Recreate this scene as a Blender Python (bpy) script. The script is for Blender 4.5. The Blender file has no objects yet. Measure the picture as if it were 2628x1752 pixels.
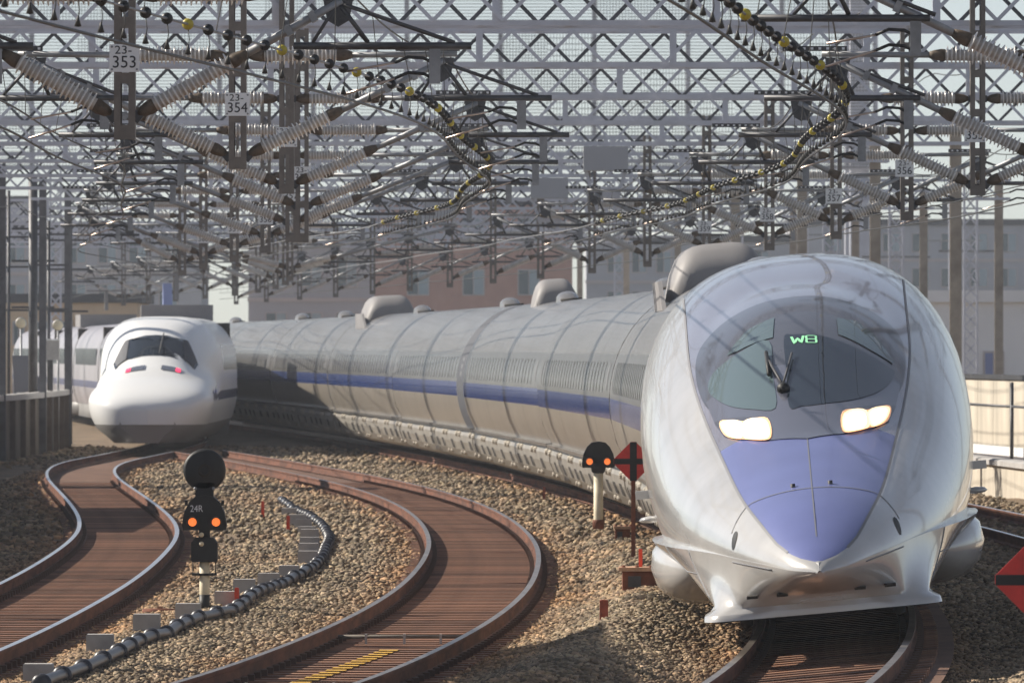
import bpy, math, random
import numpy as np
from mathutils import Vector, Matrix

random.seed(7)
rng = np.random.default_rng(7)
R_ = math.radians
SC = bpy.context.scene
COL = SC.collection

# ------------------------------------------------------------------ camera
CAMZ = 2.75
cam_d = bpy.data.cameras.new("camera")
cam_d.lens = 306.12
cam_d.sensor_width = 36.0
cam_d.clip_start = 1.0
cam_d.clip_end = 9000.0
cam_d.dof.use_dof = True
cam_d.dof.focus_distance = 86.0
cam_d.dof.aperture_fstop = 11.0
cam = bpy.data.objects.new("camera", cam_d)
cam.location = (0, 0, CAMZ)
cam.rotation_euler = (math.pi / 2 + 0.0008, 0, 0)
COL.objects.link(cam)
SC.camera = cam

# ------------------------------------------------------------------ sky and sun
SUN_DIR = Vector((-0.80, 0.28, 0.58)).normalized()      # towards the sun
sun_el = math.asin(SUN_DIR.z)
sun_az = math.atan2(SUN_DIR.x, SUN_DIR.y)                # clockwise from +Y
world = bpy.data.worlds.new("World")
SC.world = world
world.use_nodes = True
wn = world.node_tree
bg = wn.nodes["Background"]
sky = wn.nodes.new("ShaderNodeTexSky")
sky.sky_type = 'NISHITA'
sky.sun_disc = False
sky.sun_elevation = sun_el
sky.sun_rotation = sun_az
sky.air_density = 0.68
sky.dust_density = 0.2
sky.ozone_density = 1.5
hs_ = wn.nodes.new('ShaderNodeHueSaturation')          # hazy day: a paler, greyer sky all over
hs_.inputs['Saturation'].default_value = 0.58
wn.links.new(sky.outputs[0], hs_.inputs['Color'])
wn.links.new(hs_.outputs[0], bg.inputs[0])
bg.inputs[1].default_value = 0.082
sd = bpy.data.lights.new("sun", 'SUN')
sd.energy = 5.0
sd.angle = R_(0.53)
sd.color = (1.0, 0.92, 0.80)
sun = bpy.data.objects.new("sun", sd)
sun.rotation_euler = (-SUN_DIR).to_track_quat('-Z', 'Y').to_euler()
sun.location = (-60, 20, 80)
COL.objects.link(sun)
SC.view_settings.view_transform = 'Standard'
SC.view_settings.look = 'None'
SC.view_settings.exposure = 0.50
SC.view_settings.gamma = 1.0
SC.view_settings.use_curve_mapping = False
SC.cycles.volume_bounces = 0
SC.cycles.max_bounces = 6
SC.cycles.use_denoising = True

# ------------------------------------------------------------------ materials
def mat(name, col, rough=0.6, metal=0.0, var=0.0, scale=3.0, col2=None, bump=0.0, bscale=None, coat=0.0,
        emit=None, emit_s=0.0, spec=None, stretch=None, contrast=(0.35, 0.65), attr=None):
    m = bpy.data.materials.new(name)
    m.use_nodes = True
    nt = m.node_tree
    b = nt.nodes["Principled BSDF"]
    b.inputs["Base Color"].default_value = (*col, 1)
    b.inputs["Roughness"].default_value = rough
    b.inputs["Metallic"].default_value = metal
    if coat:
        b.inputs["Coat Weight"].default_value = coat
        b.inputs["Coat Roughness"].default_value = 0.06
    if spec is not None:
        b.inputs["Specular IOR Level"].default_value = spec
    if emit:
        b.inputs["Emission Color"].default_value = (*emit, 1)
        b.inputs["Emission Strength"].default_value = emit_s
    if var or bump or col2:
        tc = nt.nodes.new("ShaderNodeTexCoord")
        src = tc.outputs["Object"]
        if stretch:
            mp = nt.nodes.new("ShaderNodeMapping")
            mp.inputs["Scale"].default_value = stretch
            nt.links.new(src, mp.inputs[0])
            src = mp.outputs[0]
        if var or col2:
            n = nt.nodes.new("ShaderNodeTexNoise")
            n.inputs["Scale"].default_value = scale
            n.inputs["Detail"].default_value = 6
            n.inputs["Roughness"].default_value = 0.65
            nt.links.new(src, n.inputs["Vector"])
            r = nt.nodes.new("ShaderNodeValToRGB")
            c2 = col2 if col2 else tuple(max(0, c * (1 - var)) for c in col)
            c1 = col if col2 else tuple(min(1, c * (1 + var)) for c in col)
            r.color_ramp.elements[0].position = contrast[0]
            r.color_ramp.elements[1].position = contrast[1]
            r.color_ramp.elements[0].color = (*c2, 1)
            r.color_ramp.elements[1].color = (*c1, 1)
            nt.links.new(n.outputs[0], r.inputs[0])
            out = r.outputs[0]
            if attr:
                a = nt.nodes.new("ShaderNodeAttribute")
                a.attribute_name = attr
                mx = nt.nodes.new("ShaderNodeMix")
                mx.data_type = 'RGBA'
                mx.blend_type = 'MULTIPLY'
                mx.inputs[0].default_value = 1.0
                nt.links.new(out, mx.inputs[6])
                nt.links.new(a.outputs["Color"], mx.inputs[7])
                out = mx.outputs[2]
            nt.links.new(out, b.inputs["Base Color"])
        if bump:
            n2 = nt.nodes.new("ShaderNodeTexNoise")
            n2.inputs["Scale"].default_value = bscale or scale * 4
            n2.inputs["Detail"].default_value = 4
            nt.links.new(src, n2.inputs["Vector"])
            bp = nt.nodes.new("ShaderNodeBump")
            bp.inputs["Strength"].default_value = bump
            bp.inputs["Distance"].default_value = 0.02
            nt.links.new(n2.outputs[0], bp.inputs["Height"])
            nt.links.new(bp.outputs[0], b.inputs["Normal"])
    return m

M = {}
M['ballast'] = mat('ballast', (0.18, 0.125, 0.075), 0.9, var=0.35, scale=0.9, bump=0.9, bscale=14)
M['stone'] = mat('stone', (0.315, 0.25, 0.17), 0.85, var=0.3, scale=0.6, attr='tint')
M['bed'] = mat('bed', (0.20, 0.108, 0.066), 0.9, col2=(0.095, 0.045, 0.028), contrast=(0.28, 0.74), scale=1.4, bump=0.6, bscale=20, stretch=(1, 0.5, 1))
M['sleeper'] = mat('sleeper', (0.20, 0.098, 0.058), 0.85, var=0.4, scale=2.0, stretch=(0.6, 3, 1))
_nt = M['sleeper'].node_tree                       # every sleeper a little lighter or darker
_oi = _nt.nodes.new('ShaderNodeObjectInfo'); _mr = _nt.nodes.new('ShaderNodeMapRange'); _mx = _nt.nodes.new('ShaderNodeMix')
_mr.inputs['To Min'].default_value = 0.6; _mr.inputs['To Max'].default_value = 1.4
_mx.data_type = 'RGBA'; _mx.blend_type = 'MULTIPLY'; _mx.inputs[0].default_value = 1.0
_src = _nt.nodes['Principled BSDF'].inputs['Base Color'].links[0].from_socket
_nt.links.new(_oi.outputs['Random'], _mr.inputs['Value']); _nt.links.new(_src, _mx.inputs[6]); _nt.links.new(_mr.outputs[0], _mx.inputs[7])
_nt.links.new(_mx.outputs[2], _nt.nodes['Principled BSDF'].inputs['Base Color'])
M['earth'] = mat('earth', (0.12, 0.10, 0.08), 0.95, var=0.3, scale=0.3)
M['rail_web'] = mat('rail_web', (0.125, 0.047, 0.024), 0.85, var=0.5, scale=2.5, stretch=(2, 0.4, 2))
M['rail_head'] = mat('rail_head', (0.86, 0.86, 0.87), 0.3, 1.0, var=0.1, scale=1.5)
M['rail_head_dull'] = mat('rail_head_dull', (0.42, 0.36, 0.31), 0.38, 1.0, var=0.25, scale=1.5)
M['clip'] = mat('clip', (0.09, 0.05, 0.035), 0.8)
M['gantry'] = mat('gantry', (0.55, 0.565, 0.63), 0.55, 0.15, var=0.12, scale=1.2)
M['gantry_rear_shade'] = mat('gantry_rear_shade', (0.07, 0.075, 0.09), 0.6, 0.1, var=0.2, scale=2)  # darker copy of the gantry paint: shade of the rear face put into colour
M['column_dark'] = mat('column_dark', (0.10, 0.10, 0.11), 0.7, 0.1, var=0.3, scale=2)
M['galv'] = mat('galv', (0.27, 0.275, 0.285), 0.5, 0.35, var=0.25, scale=3)
M['dark_steel'] = mat('dark_steel', (0.075, 0.075, 0.08), 0.5, 0.5, var=0.3, scale=4)
M['post'] = mat('post', (0.18, 0.155, 0.135), 0.6, 0.2, var=0.25, scale=3)
M['column'] = mat('column', (0.36, 0.31, 0.255), 0.8, var=0.25, scale=1.5)
M['porcelain'] = mat('porcelain', (0.74, 0.71, 0.67), 0.25, var=0.2, scale=6)
M['core'] = mat('core', (0.52, 0.475, 0.43), 0.5, var=0.25, scale=6)
M['cap'] = mat('cap', (0.10, 0.07, 0.045), 0.7, var=0.4, scale=12)
M['copper'] = mat('copper', (0.50, 0.40, 0.34), 0.35, 0.8, var=0.2, scale=5)
M['wire'] = mat('wire', (0.05, 0.048, 0.045), 0.5, 0.4)
M['bead_black'] = mat('bead_black', (0.012, 0.012, 0.012), 0.4)
M['bead_yellow'] = mat('bead_yellow', (0.45, 0.37, 0.04), 0.45, var=0.2, scale=20)
M['plate'] = mat('plate', (0.80, 0.80, 0.80), 0.5)
M['ink'] = mat('ink', (0.02, 0.02, 0.025), 0.6)
M['white_ink'] = mat('white_ink', (0.8, 0.8, 0.8), 0.6)
M['black_paint'] = mat('black_paint', (0.012, 0.012, 0.012), 0.55, var=0.3, scale=10)
M['cream'] = mat('cream', (0.68, 0.60, 0.43), 0.6, var=0.15, scale=6)
M['red'] = mat('red', (0.62, 0.035, 0.025), 0.5, var=0.12, scale=8)
M['stake_red'] = mat('stake_red', (0.70, 0.06, 0.02), 0.6, var=0.15, scale=12)
M['stake_rust'] = mat('stake_rust', (0.30, 0.07, 0.04), 0.8, var=0.3, scale=12)
M['amber'] = mat('amber', (0.8, 0.2, 0.05), 0.4, emit=(1.0, 0.22, 0.05), emit_s=0.75)
M['redlamp'] = mat('redlamp', (0.7, 0.02, 0.05), 0.4, emit=(1.0, 0.04, 0.12), emit_s=1.2)
M['lamp'] = mat('lamp', (1, 0.95, 0.85), 0.3, emit=(1.0, 0.82, 0.55), emit_s=3.0)
M['lamp_warm'] = mat('lamp_warm', (0.9, 0.8, 0.6), 0.3, emit=(1.0, 0.70, 0.38), emit_s=0.85)
M['lamp_glow'] = mat('lamp_glow', (0.9, 0.6, 0.35), 0.3, emit=(1.0, 0.45, 0.18), emit_s=0.28)  # orange emission imitates the glow around the headlamps
M['conc'] = mat('conc', (0.40, 0.385, 0.37), 0.85, var=0.15, scale=3, bump=0.3)
M['conc_warm'] = mat('conc_warm', (0.50, 0.45, 0.37), 0.85, var=0.2, scale=0.9, stretch=(1, 1, 0.3))
M['pipe'] = mat('pipe', (0.035, 0.036, 0.045), 0.38, var=0.25, scale=5)
M['yellow'] = mat('yellow', (0.62, 0.36, 0.05), 0.7, var=0.35, scale=8)
M['rust'] = mat('rust', (0.18, 0.06, 0.03), 0.85, var=0.4, scale=6)
M['rust_top'] = mat('rust_top', (0.45, 0.27, 0.17), 0.8, var=0.3, scale=8)
M['wall_dark'] = mat('wall_dark', (0.17, 0.145, 0.12), 0.8, var=0.35, scale=1.2, stretch=(1, 1, 0.25))
M['wall_post'] = mat('wall_post', (0.10, 0.075, 0.06), 0.8, var=0.3, scale=3)
# trains
M['silver'] = mat('silver', (0.25, 0.238, 0.222), 0.25, 0.35, var=0.12, scale=0.7, coat=0.25, stretch=(1, 0.15, 1))
M['beige'] = mat('beige', (0.29, 0.258, 0.218), 0.36, 0.2, var=0.08, scale=0.7, coat=0.15)
M['band_grey'] = mat('band_grey', (0.155, 0.15, 0.142), 0.28, 0.25, var=0.10, scale=1.0, coat=0.2)
M['blue'] = mat('blue', (0.045, 0.085, 0.29), 0.22, 0.1, coat=0.6)
M['nose_white'] = mat('nose_white', (0.52, 0.507, 0.49), 0.23, 0.15, var=0.09, scale=0.9, coat=0.55)
M['hood_blue'] = mat('hood_blue', (0.15, 0.175, 0.385), 0.36, 0.1, var=0.06, scale=1.2, coat=0.35)
M['hood_grey'] = mat('hood_grey', (0.29, 0.28, 0.33), 0.22, 0.25, var=0.12, scale=0.9, coat=0.8, stretch=(3, 0.6, 1))
M['band_dark'] = mat('band_dark', (0.12, 0.125, 0.16), 0.25, 0.1, coat=0.6)
M['glass'] = mat('glass', (0.022, 0.03, 0.042), 0.03, 0.0, spec=0.5)
M['glass_sheen'] = mat('glass_sheen', (0.10, 0.14, 0.15), 0.04, 0.0, spec=0.6)  # paler copy of the glass, with the reflection put into its base colour
M['frame_grey'] = mat('frame_grey', (0.085, 0.09, 0.11), 0.09, 0.0, spec=0.6)
M['seam'] = mat('seam', (0.055, 0.055, 0.06), 0.6)
M['seam_soft'] = mat('seam_soft', (0.20, 0.20, 0.21), 0.5)
M['green_ink_glow'] = mat('green_ink_glow', (0.30, 0.72, 0.40), 0.6, emit=(0.3, 0.8, 0.45), emit_s=0.15)  # figures emit a little green, no lamp behind them
M['skirt'] = mat('skirt', (0.28, 0.258, 0.225), 0.45, 0.2, var=0.25, scale=2.5, stretch=(1, 1, 0.3))
M['vent_dark'] = mat('vent_dark', (0.03, 0.025, 0.02), 0.8)
M['under'] = mat('under', (0.03, 0.028, 0.027), 0.9)
M['shroud'] = mat('shroud', (0.25, 0.24, 0.24), 0.6, 0.1, var=0.1, scale=1.0)
M['shroud_dark'] = mat('shroud_dark', (0.06, 0.063, 0.075), 0.6)
M['white_train'] = mat('white_train', (0.82, 0.82, 0.81), 0.38, 0.0, coat=0.25)
M['grey_train'] = mat('grey_train', (0.22, 0.21, 0.20), 0.5)
M['white_train_shaded'] = mat('white_train_shaded', (0.33, 0.315, 0.34), 0.35, 0.1, var=0.1, scale=0.4)  # white coaches painted darker, as they stand in shade
# buildings
M['bld_pink'] = mat('bld_pink', (0.48, 0.29, 0.235), 0.9, var=0.1, scale=0.5)
M['bld_trim'] = mat('bld_trim', (0.50, 0.46, 0.45), 0.9)
M['bld_grey'] = mat('bld_grey', (0.42, 0.43, 0.46), 0.9, var=0.1, scale=0.2)
M['bld_pale'] = mat('bld_pale', (0.66, 0.66, 0.67), 0.9, var=0.08, scale=0.2)
M['bld_white'] = mat('bld_white', (0.78, 0.78, 0.78), 0.85, var=0.06, scale=0.3)
M['bld_tan'] = mat('bld_tan', (0.62, 0.48, 0.33), 0.9, var=0.1, scale=0.3)
M['bld_blue'] = mat('bld_blue', (0.22, 0.26, 0.45), 0.8)
M['pane'] = mat('pane', (0.09, 0.13, 0.15), 0.12, 0.0)
M['pane_pale'] = mat('pane_pale', (0.30, 0.38, 0.42), 0.2)
M['dark_roof'] = mat('dark_roof', (0.06, 0.065, 0.075), 0.8)
M['facade'] = mat('facade', (0.78, 0.79, 0.80), 0.6, var=0.04, scale=0.4)
M['louvre'] = mat('louvre', (0.16, 0.165, 0.18), 0.6)
M['pane_dim'] = mat('pane_dim', (0.145, 0.141, 0.134), 0.22, 0.25)
M['orange'] = mat('orange', (0.75, 0.13, 0.03), 0.6)

# ------------------------------------------------------------------ mesh helpers
ORG = {}

class MB:
    def __init__(s):
        s.v = []; s.f = []; s.m = []; s.n = 0
    def add(s, verts, faces, mi=0):
        o = s.n
        s.v.extend([tuple(map(float, p)) for p in verts]); s.n += len(verts)
        s.f.extend([tuple(o + i for i in f) for f in faces])
        s.m.extend([mi] * len(faces))
        return s
    def box(s, lo, hi, mi=0):
        x0, y0, z0 = lo; x1, y1, z1 = hi
        v = [(x0,y0,z0),(x1,y0,z0),(x1,y1,z0),(x0,y1,z0),(x0,y0,z1),(x1,y0,z1),(x1,y1,z1),(x0,y1,z1)]
        f = [(0,3,2,1),(4,5,6,7),(0,1,5,4),(1,2,6,5),(2,3,7,6),(3,0,4,7)]
        return s.add(v, f, mi)
    def bar(s, a, b, w, h, mi=0, up=(0, 0, 1)):
        a = Vector(a); b = Vector(b); d = (b - a).normalized(); up = Vector(up)
        if abs(d.dot(up)) > 0.98: up = Vector((0, 1, 0))
        sx = d.cross(up).normalized() * (w / 2); sz = sx.cross(d).normalized() * (h / 2)
        v = [a-sx-sz, a+sx-sz, a+sx+sz, a-sx+sz, b-sx-sz, b+sx-sz, b+sx+sz, b-sx+sz]
        f = [(0,1,2,3),(7,6,5,4),(0,4,5,1),(1,5,6,2),(2,6,7,3),(3,7,4,0)]
        return s.add(v, f, mi)
    def tube(s, pts, r, n=8, mi=0, cap=True):
        pts = [Vector(p) for p in pts]; k = len(pts)
        rr = r if hasattr(r, '__len__') else [r] * k
        vs = []; up = Vector((0, 0, 1))
        for i, p in enumerate(pts):
            d = (pts[min(i+1, k-1)] - pts[max(i-1, 0)]).normalized()
            u = up if abs(d.dot(up)) < 0.97 else Vector((0, 1, 0))
            a = d.cross(u).normalized(); b = a.cross(d).normalized()
            for j in range(n):
                t = 2 * math.pi * j / n
                vs.append(p + (a * math.cos(t) + b * math.sin(t)) * rr[i])
        f = [(i*n+j, i*n+(j+1)%n, (i+1)*n+(j+1)%n, (i+1)*n+j) for i in range(k-1) for j in range(n)]
        if cap:
            f.append(tuple(range(n))[::-1]); f.append(tuple((k-1)*n+j for j in range(n)))
        return s.add(vs, f, mi)
    def lathe(s, prof, o=(0, 0, 0), ax='z', n=16, mi=0):
        vs = []; k = len(prof)
        for r, h in prof:
            for j in range(n):
                t = 2 * math.pi * j / n; c, q = r * math.cos(t), r * math.sin(t)
                p = (c, q, h) if ax == 'z' else ((c, h, q) if ax == 'y' else (h, c, q))
                vs.append((o[0]+p[0], o[1]+p[1], o[2]+p[2]))
        f = [(i*n+j, i*n+(j+1)%n, (i+1)*n+(j+1)%n, (i+1)*n+j) for i in range(k-1) for j in range(n)]
        return s.add(vs, f, mi)
    def prism_y(s, poly, y0, y1, mi=0):          # polygon in x,z extruded along y
        k = len(poly)
        v = [(x, y0, z) for x, z in poly] + [(x, y1, z) for x, z in poly]
        f = [tuple(range(k)), tuple(range(2*k-1, k-1, -1))]
        f += [(i, k+i, k+(i+1)%k, (i+1)%k) for i in range(k)]
        return s.add(v, f, mi)
    def prism_x(s, poly, x0, x1, mi=0):          # polygon in y,z extruded along x
        k = len(poly)
        v = [(x0, y, z) for y, z in poly] + [(x1, y, z) for y, z in poly]
        f = [tuple(range(k)), tuple(range(2*k-1, k-1, -1))]
        f += [(i, k+i, k+(i+1)%k, (i+1)%k) for i in range(k)]
        return s.add(v, f, mi)
    def grid(s, P, mi=0, close=False):           # P[i][j] points
        a = len(P); b = len(P[0])
        v = [p for row in P for p in row]
        f = []
        for i in range(a-1):
            for j in range(b if close else b-1):
                f.append((i*b+j, i*b+(j+1)%b, (i+1)*b+(j+1)%b, (i+1)*b+j))
        o = len(s.f)
        s.add(v, f, mi)
        return s
    def mesh(s, name, mats, smooth=False, off=(0, 0, 0)):
        me = bpy.data.meshes.new(name)
        v = s.v if off == (0, 0, 0) else [(x-off[0], y-off[1], z-off[2]) for x, y, z in s.v]
        me.from_pydata(v, [], s.f)
        for m in (mats if isinstance(mats, (list, tuple)) else [mats]):
            me.materials.append(M[m] if isinstance(m, str) else m)
        if any(s.m): me.polygons.foreach_set('material_index', s.m)
        if smooth: me.polygons.foreach_set('use_smooth', [True] * len(me.polygons))
        me.update()
        return me
    def build(s, name, mats, parent=None, smooth=False):
        off = ORG.get(parent.name, (0, 0, 0)) if parent else (0, 0, 0)
        o = bpy.data.objects.new(name, s.mesh(name, mats, smooth, off))
        COL.objects.link(o)
        if parent:
            o.parent = parent
            ORG[o.name] = off
        return o

def fix_normals(o):
    import bmesh
    bm = bmesh.new(); bm.from_mesh(o.data)
    bmesh.ops.recalc_face_normals(bm, faces=bm.faces[:])
    bm.to_mesh(o.data); bm.free()

def autosmooth(o, ang=35):
    me = o.data
    me.polygons.foreach_set('use_smooth', [True] * len(me.polygons))
    try: me.set_sharp_from_angle(angle=R_(ang))
    except Exception: pass

def inst(name, me, parent, loc=(0, 0, 0), rot=None, mtx=None):
    o = bpy.data.objects.new(name, me)
    COL.objects.link(o)
    off = ORG.get(parent.name, (0, 0, 0)) if parent else (0, 0, 0)
    if parent: o.parent = parent
    if mtx is not None:
        o.matrix_local = Matrix.Translation(-Vector(off)) @ mtx
    else:
        o.location = Vector(loc) - Vector(off)
        if rot: o.rotation_euler = rot
    return o

def thing(name, label, cat, loc, group=None):
    o = bpy.data.objects.new(name, None)
    o.empty_display_size = 0.3
    COL.objects.link(o)
    o.location = loc
    ORG[o.name] = tuple(loc)
    o['label'] = label; o['category'] = cat
    if group: o['group'] = group
    return o

def tag(o, label=None, cat=None, group=None, kind=None):
    if label: o['label'] = label
    if cat: o['category'] = cat
    if group: o['group'] = group
    if kind: o['kind'] = kind
    return o

def text_mesh(name, c):
    t = bpy.data.objects.new(name, c)
    COL.objects.link(t)
    me = bpy.data.meshes.new_from_object(t.evaluated_get(bpy.context.evaluated_depsgraph_get()))
    me.name = name
    bpy.data.objects.remove(t)
    o = bpy.data.objects.new(name, me)
    COL.objects.link(o)
    return o

def text(name, body, size, loc, material, parent, rot=(math.pi/2, 0, 0), sx=1.0, spacing=1.0, thick=0.002, bold=0.0):
    c = bpy.data.curves.new(name, 'FONT')
    c.body = body; c.size = size; c.align_x = 'CENTER'; c.align_y = 'CENTER'
    c.extrude = thick; c.space_line = spacing; c.offset = bold
    c.resolution_u = 3
    c.materials.append(M[material])
    o = text_mesh(name, c)
    off = ORG.get(parent.name, (0, 0, 0))
    o.parent = parent
    o.location = Vector(loc) - Vector(off)
    o.rotation_euler = rot
    o.scale = (sx, 1, 1)
    return o

def sstep(a, b, x):
    t = np.clip((np.asarray(x, float) - a) / (b - a), 0, 1)
    return t * t * (3 - 2 * t)

class Spline:                                     # natural cubic spline, straight beyond its ends
    def __init__(s, pts):
        x = np.array([p[0] for p in pts], float); y = np.array([p[1] for p in pts], float)
        n = len(x); h = np.diff(x)
        A = np.zeros((n, n)); b = np.zeros(n); A[0, 0] = A[-1, -1] = 1
        for i in range(1, n-1):
            A[i, i-1] = h[i-1]; A[i, i] = 2*(h[i-1]+h[i]); A[i, i+1] = h[i]
            b[i] = 6*((y[i+1]-y[i])/h[i] - (y[i]-y[i-1])/h[i-1])
        s.x, s.y, s.h, s.k = x, y, h, np.linalg.solve(A, b)
    def __call__(s, q):
        q0 = np.asarray(q, float); qc = np.clip(q0, s.x[0], s.x[-1])
        i = np.clip(np.searchsorted(s.x, qc) - 1, 0, len(s.h)-1)
        a = s.x[i+1]-qc; b = qc-s.x[i]; h = s.h[i]
        v = s.k[i]*a**3/(6*h) + s.k[i+1]*b**3/(6*h) + (s.y[i]/h - s.k[i]*h/6)*a + (s.y[i+1]/h - s.k[i+1]*h/6)*b
        e0 = (s.y[1]-s.y[0])/s.h[0] - s.h[0]*s.k[1]/6
        e1 = (s.y[-1]-s.y[-2])/s.h[-1] + s.h[-1]*s.k[-2]/6
        v = np.where(q0 < s.x[0], s.y[0] + (q0-s.x[0])*e0, v)
        v = np.where(q0 > s.x[-1], s.y[-1] + (q0-s.x[-1])*e1, v)
        return float(v) if np.ndim(v) == 0 else v

# track centre lines, x as a function of depth y (metres)
TR = Spline([(30,-1.6),(44,-.25),(56,.9),(66,1.85),(76,2.66),(86,3.20),(96,3.52),(106,3.62),(116,3.63),(126,3.50),(136,3.27),(156,2.59),(176,1.65),(196,.47),
             (216,-.89),(236,-2.4),(256,-4.0),(276,-5.69),(296,-7.48),(326,-10.5)])
TM = Spline([(30,-5.9),(46,-4.6),(61,-3.18),(71,-2.1),(81,-1.35),(91,-.85),(101,-.55),(111,-.42),(121,-.41),(131,-.54),(141,-.79),(161,-1.67),(181,-3.09),(201,-4.95),
             (221,-7.0),(236,-8.6)])
TL = Spline([(30,-9.0),(50,-7.1),(70,-5.75),(93,-5.26),(102,-5.25),(117,-5.42),(131,-5.79),(149,-6.74),(172,-8.26),(196,-9.7),(211,-10.1),(224,-9.95),(240,-9.75),(266,-10.1),
             (300,-12.3),(350,-16.6)])
def T4(y): return TR(y) + 4.7
def cant(y): return R_(5.2) * float(1 - 0.5 * sstep(130, 260, y))
def slope(T, y): return (T(y + 0.5) - T(y - 0.5))

# ------------------------------------------------------------------ ground
def hash2(a, b):
    return np.mod(np.sin(a * 127.1 + b * 311.7) * 43758.5453, 1.0)
def vnoise(x, y):
    xi, yi = np.floor(x), np.floor(y); fx, fy = x - xi, y - yi
    fx = fx*fx*(3-2*fx); fy = fy*fy*(3-2*fy)
    a, b = hash2(xi, yi), hash2(xi+1, yi); c, d = hash2(xi, yi+1), hash2(xi+1, yi+1)
    return (a*(1-fx)+b*fx)*(1-fy) + (c*(1-fx)+d*fx)*fy
def gz(x, y):
    x = np.asarray(x, float); y = np.asarray(y, float)
    z = -0.27 + 0.10 * vnoise(x*0.7+9, y*0.16) + 0.03 * vnoise(x*3, y*0.8)
    for T, c in ((TR, 1), (TM, 0), (TL, 0)):
        t = T(y); d = np.abs(x - t)
        bed = -0.215
        w = 1 - sstep(1.0, 1.5, d)
        if T is TM: w = w * (1 - sstep(225, 238, y))
        z = z * (1 - w) + bed * w
    # low heap of ballast between the middle and the right track, and right of the right track
    m = (TM(y) + TR(y)) / 2
    z = z + 0.30 * np.exp(-((x - m - 0.1) / 0.62) ** 2) * (1 - sstep(112, 150, y))
    m = (TL(y) + TM(y)) / 2
    z = z + 0.08 * np.exp(-((x - m) / 0.8) ** 2) * (1 - sstep(110, 150, y))
    m = TR(y) + 2.3
    z = z + 0.22 * np.exp(-((x - m) / 0.5) ** 2) * (1 - sstep(90, 110, y))
    return z

g = MB()
g.add([(-3000, -200, -0.75), (3000, -200, -0.75), (3000, 6000, -0.75), (-3000, 6000, -0.75)], [(0, 1, 2, 3)])
tag(g.build('ground', 'earth'), kind='structure')
ys = np.concatenate([np.arange(40, 130, 0.5), np.arange(130, 460, 2.5)])
xs = np.concatenate([np.arange(-26, -9, 0.5), np.arange(-9, 9, 0.16), np.arange(9, 24.1, 0.5)])
XX, YY = np.meshgrid(xs, ys)
ZZ = gz(XX, YY)
b = MB()
nx = len(xs)
b.v = list(zip(XX.ravel().tolist(), YY.ravel().tolist(), ZZ.ravel().tolist())); b.n = len(b.v)
b.f = [(i*nx+j, i*nx+j+1, (i+1)*nx+j+1, (i+1)*nx+j) for i in range(len(ys)-1) for j in range(nx-1)]
b.m = [0] * len(b.f)
tag(b.build('ballast_bed', 'ballast', smooth=True), kind='structure')

# loose stones lying on the bed: nobody could count them
def stones(name, material, pts, size, flat=0.7, tint_lo=0.32, tint_hi=1.25, warm=0.12, rusty=None):
    n = len(pts)
    base = np.array([(1,0,0),(-1,0,0),(0,1,0),(0,-1,0),(0,0,1),(0,0,-1)], float)
    tri = np.array([(0,2,4),(2,1,4),(1,3,4),(3,0,4),(2,0,5),(1,2,5),(3,1,5),(0,3,5)])
    sc = size[:, None, None] * (0.65 + 0.7 * rng.random((n, 6, 1)))
    q = rng.normal(size=(n, 4)); q /= np.linalg.norm(q, axis=1)[:, None]
    w, x, y, z = q.T
    Rm = np.stack([1-2*(y*y+z*z), 2*(x*y-z*w), 2*(x*z+y*w), 2*(x*y+z*w), 1-2*(x*x+z*z), 2*(y*z-x*w), 2*(x*z-y*w), 2*(y*z+x*w), 1-2*(x*x+y*y)], 1).reshape(n, 3, 3)
    v = (base[None] * sc) @ Rm.transpose(0, 2, 1)
    v[:, :, 2] *= flat
    v += pts[:, None, :]
    F = (tri[None] + (np.arange(n) * 6)[:, None, None]).reshape(-1)
    me = bpy.data.meshes.new(name)
    me.vertices.add(n * 6); me.vertices.foreach_set('co', v.reshape(-1))
    me.loops.add(len(F)); me.loops.foreach_set('vertex_index', F.astype(np.int32))
    nf = n * 8
    me.polygons.add(nf)
    me.polygons.foreach_set('loop_start', np.arange(0, nf*3, 3, dtype=np.int32))
    me.polygons.foreach_set('loop_total', np.full(nf, 3, dtype=np.int32))
    t = tint_lo + (tint_hi - tint_lo) * rng.random(n) ** 1.3
    c = np.ones((n, 4)); c[:, 0] = t * (1 + warm * rng.random(n)); c[:, 1] = t; c[:, 2] = t * (1 - warm * rng.random(n))
    if rusty is not None: c[:, 0] *= 1 + .18*rusty; c[:, 1] *= 1 - .08*rusty; c[:, 2] *= 1 - .28*rusty
    at = me.color_attributes.new('tint', 'FLOAT_COLOR', 'POINT')
    at.data.foreach_set('color', np.repeat(c, 6, axis=0).reshape(-1))
    me.materials.append(M[material])
    me.update(); me.validate()
    o = bpy.data.objects.new(name, me); COL.objects.link(o)
    return o
P_, S_, U_ = [], [], []
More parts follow.
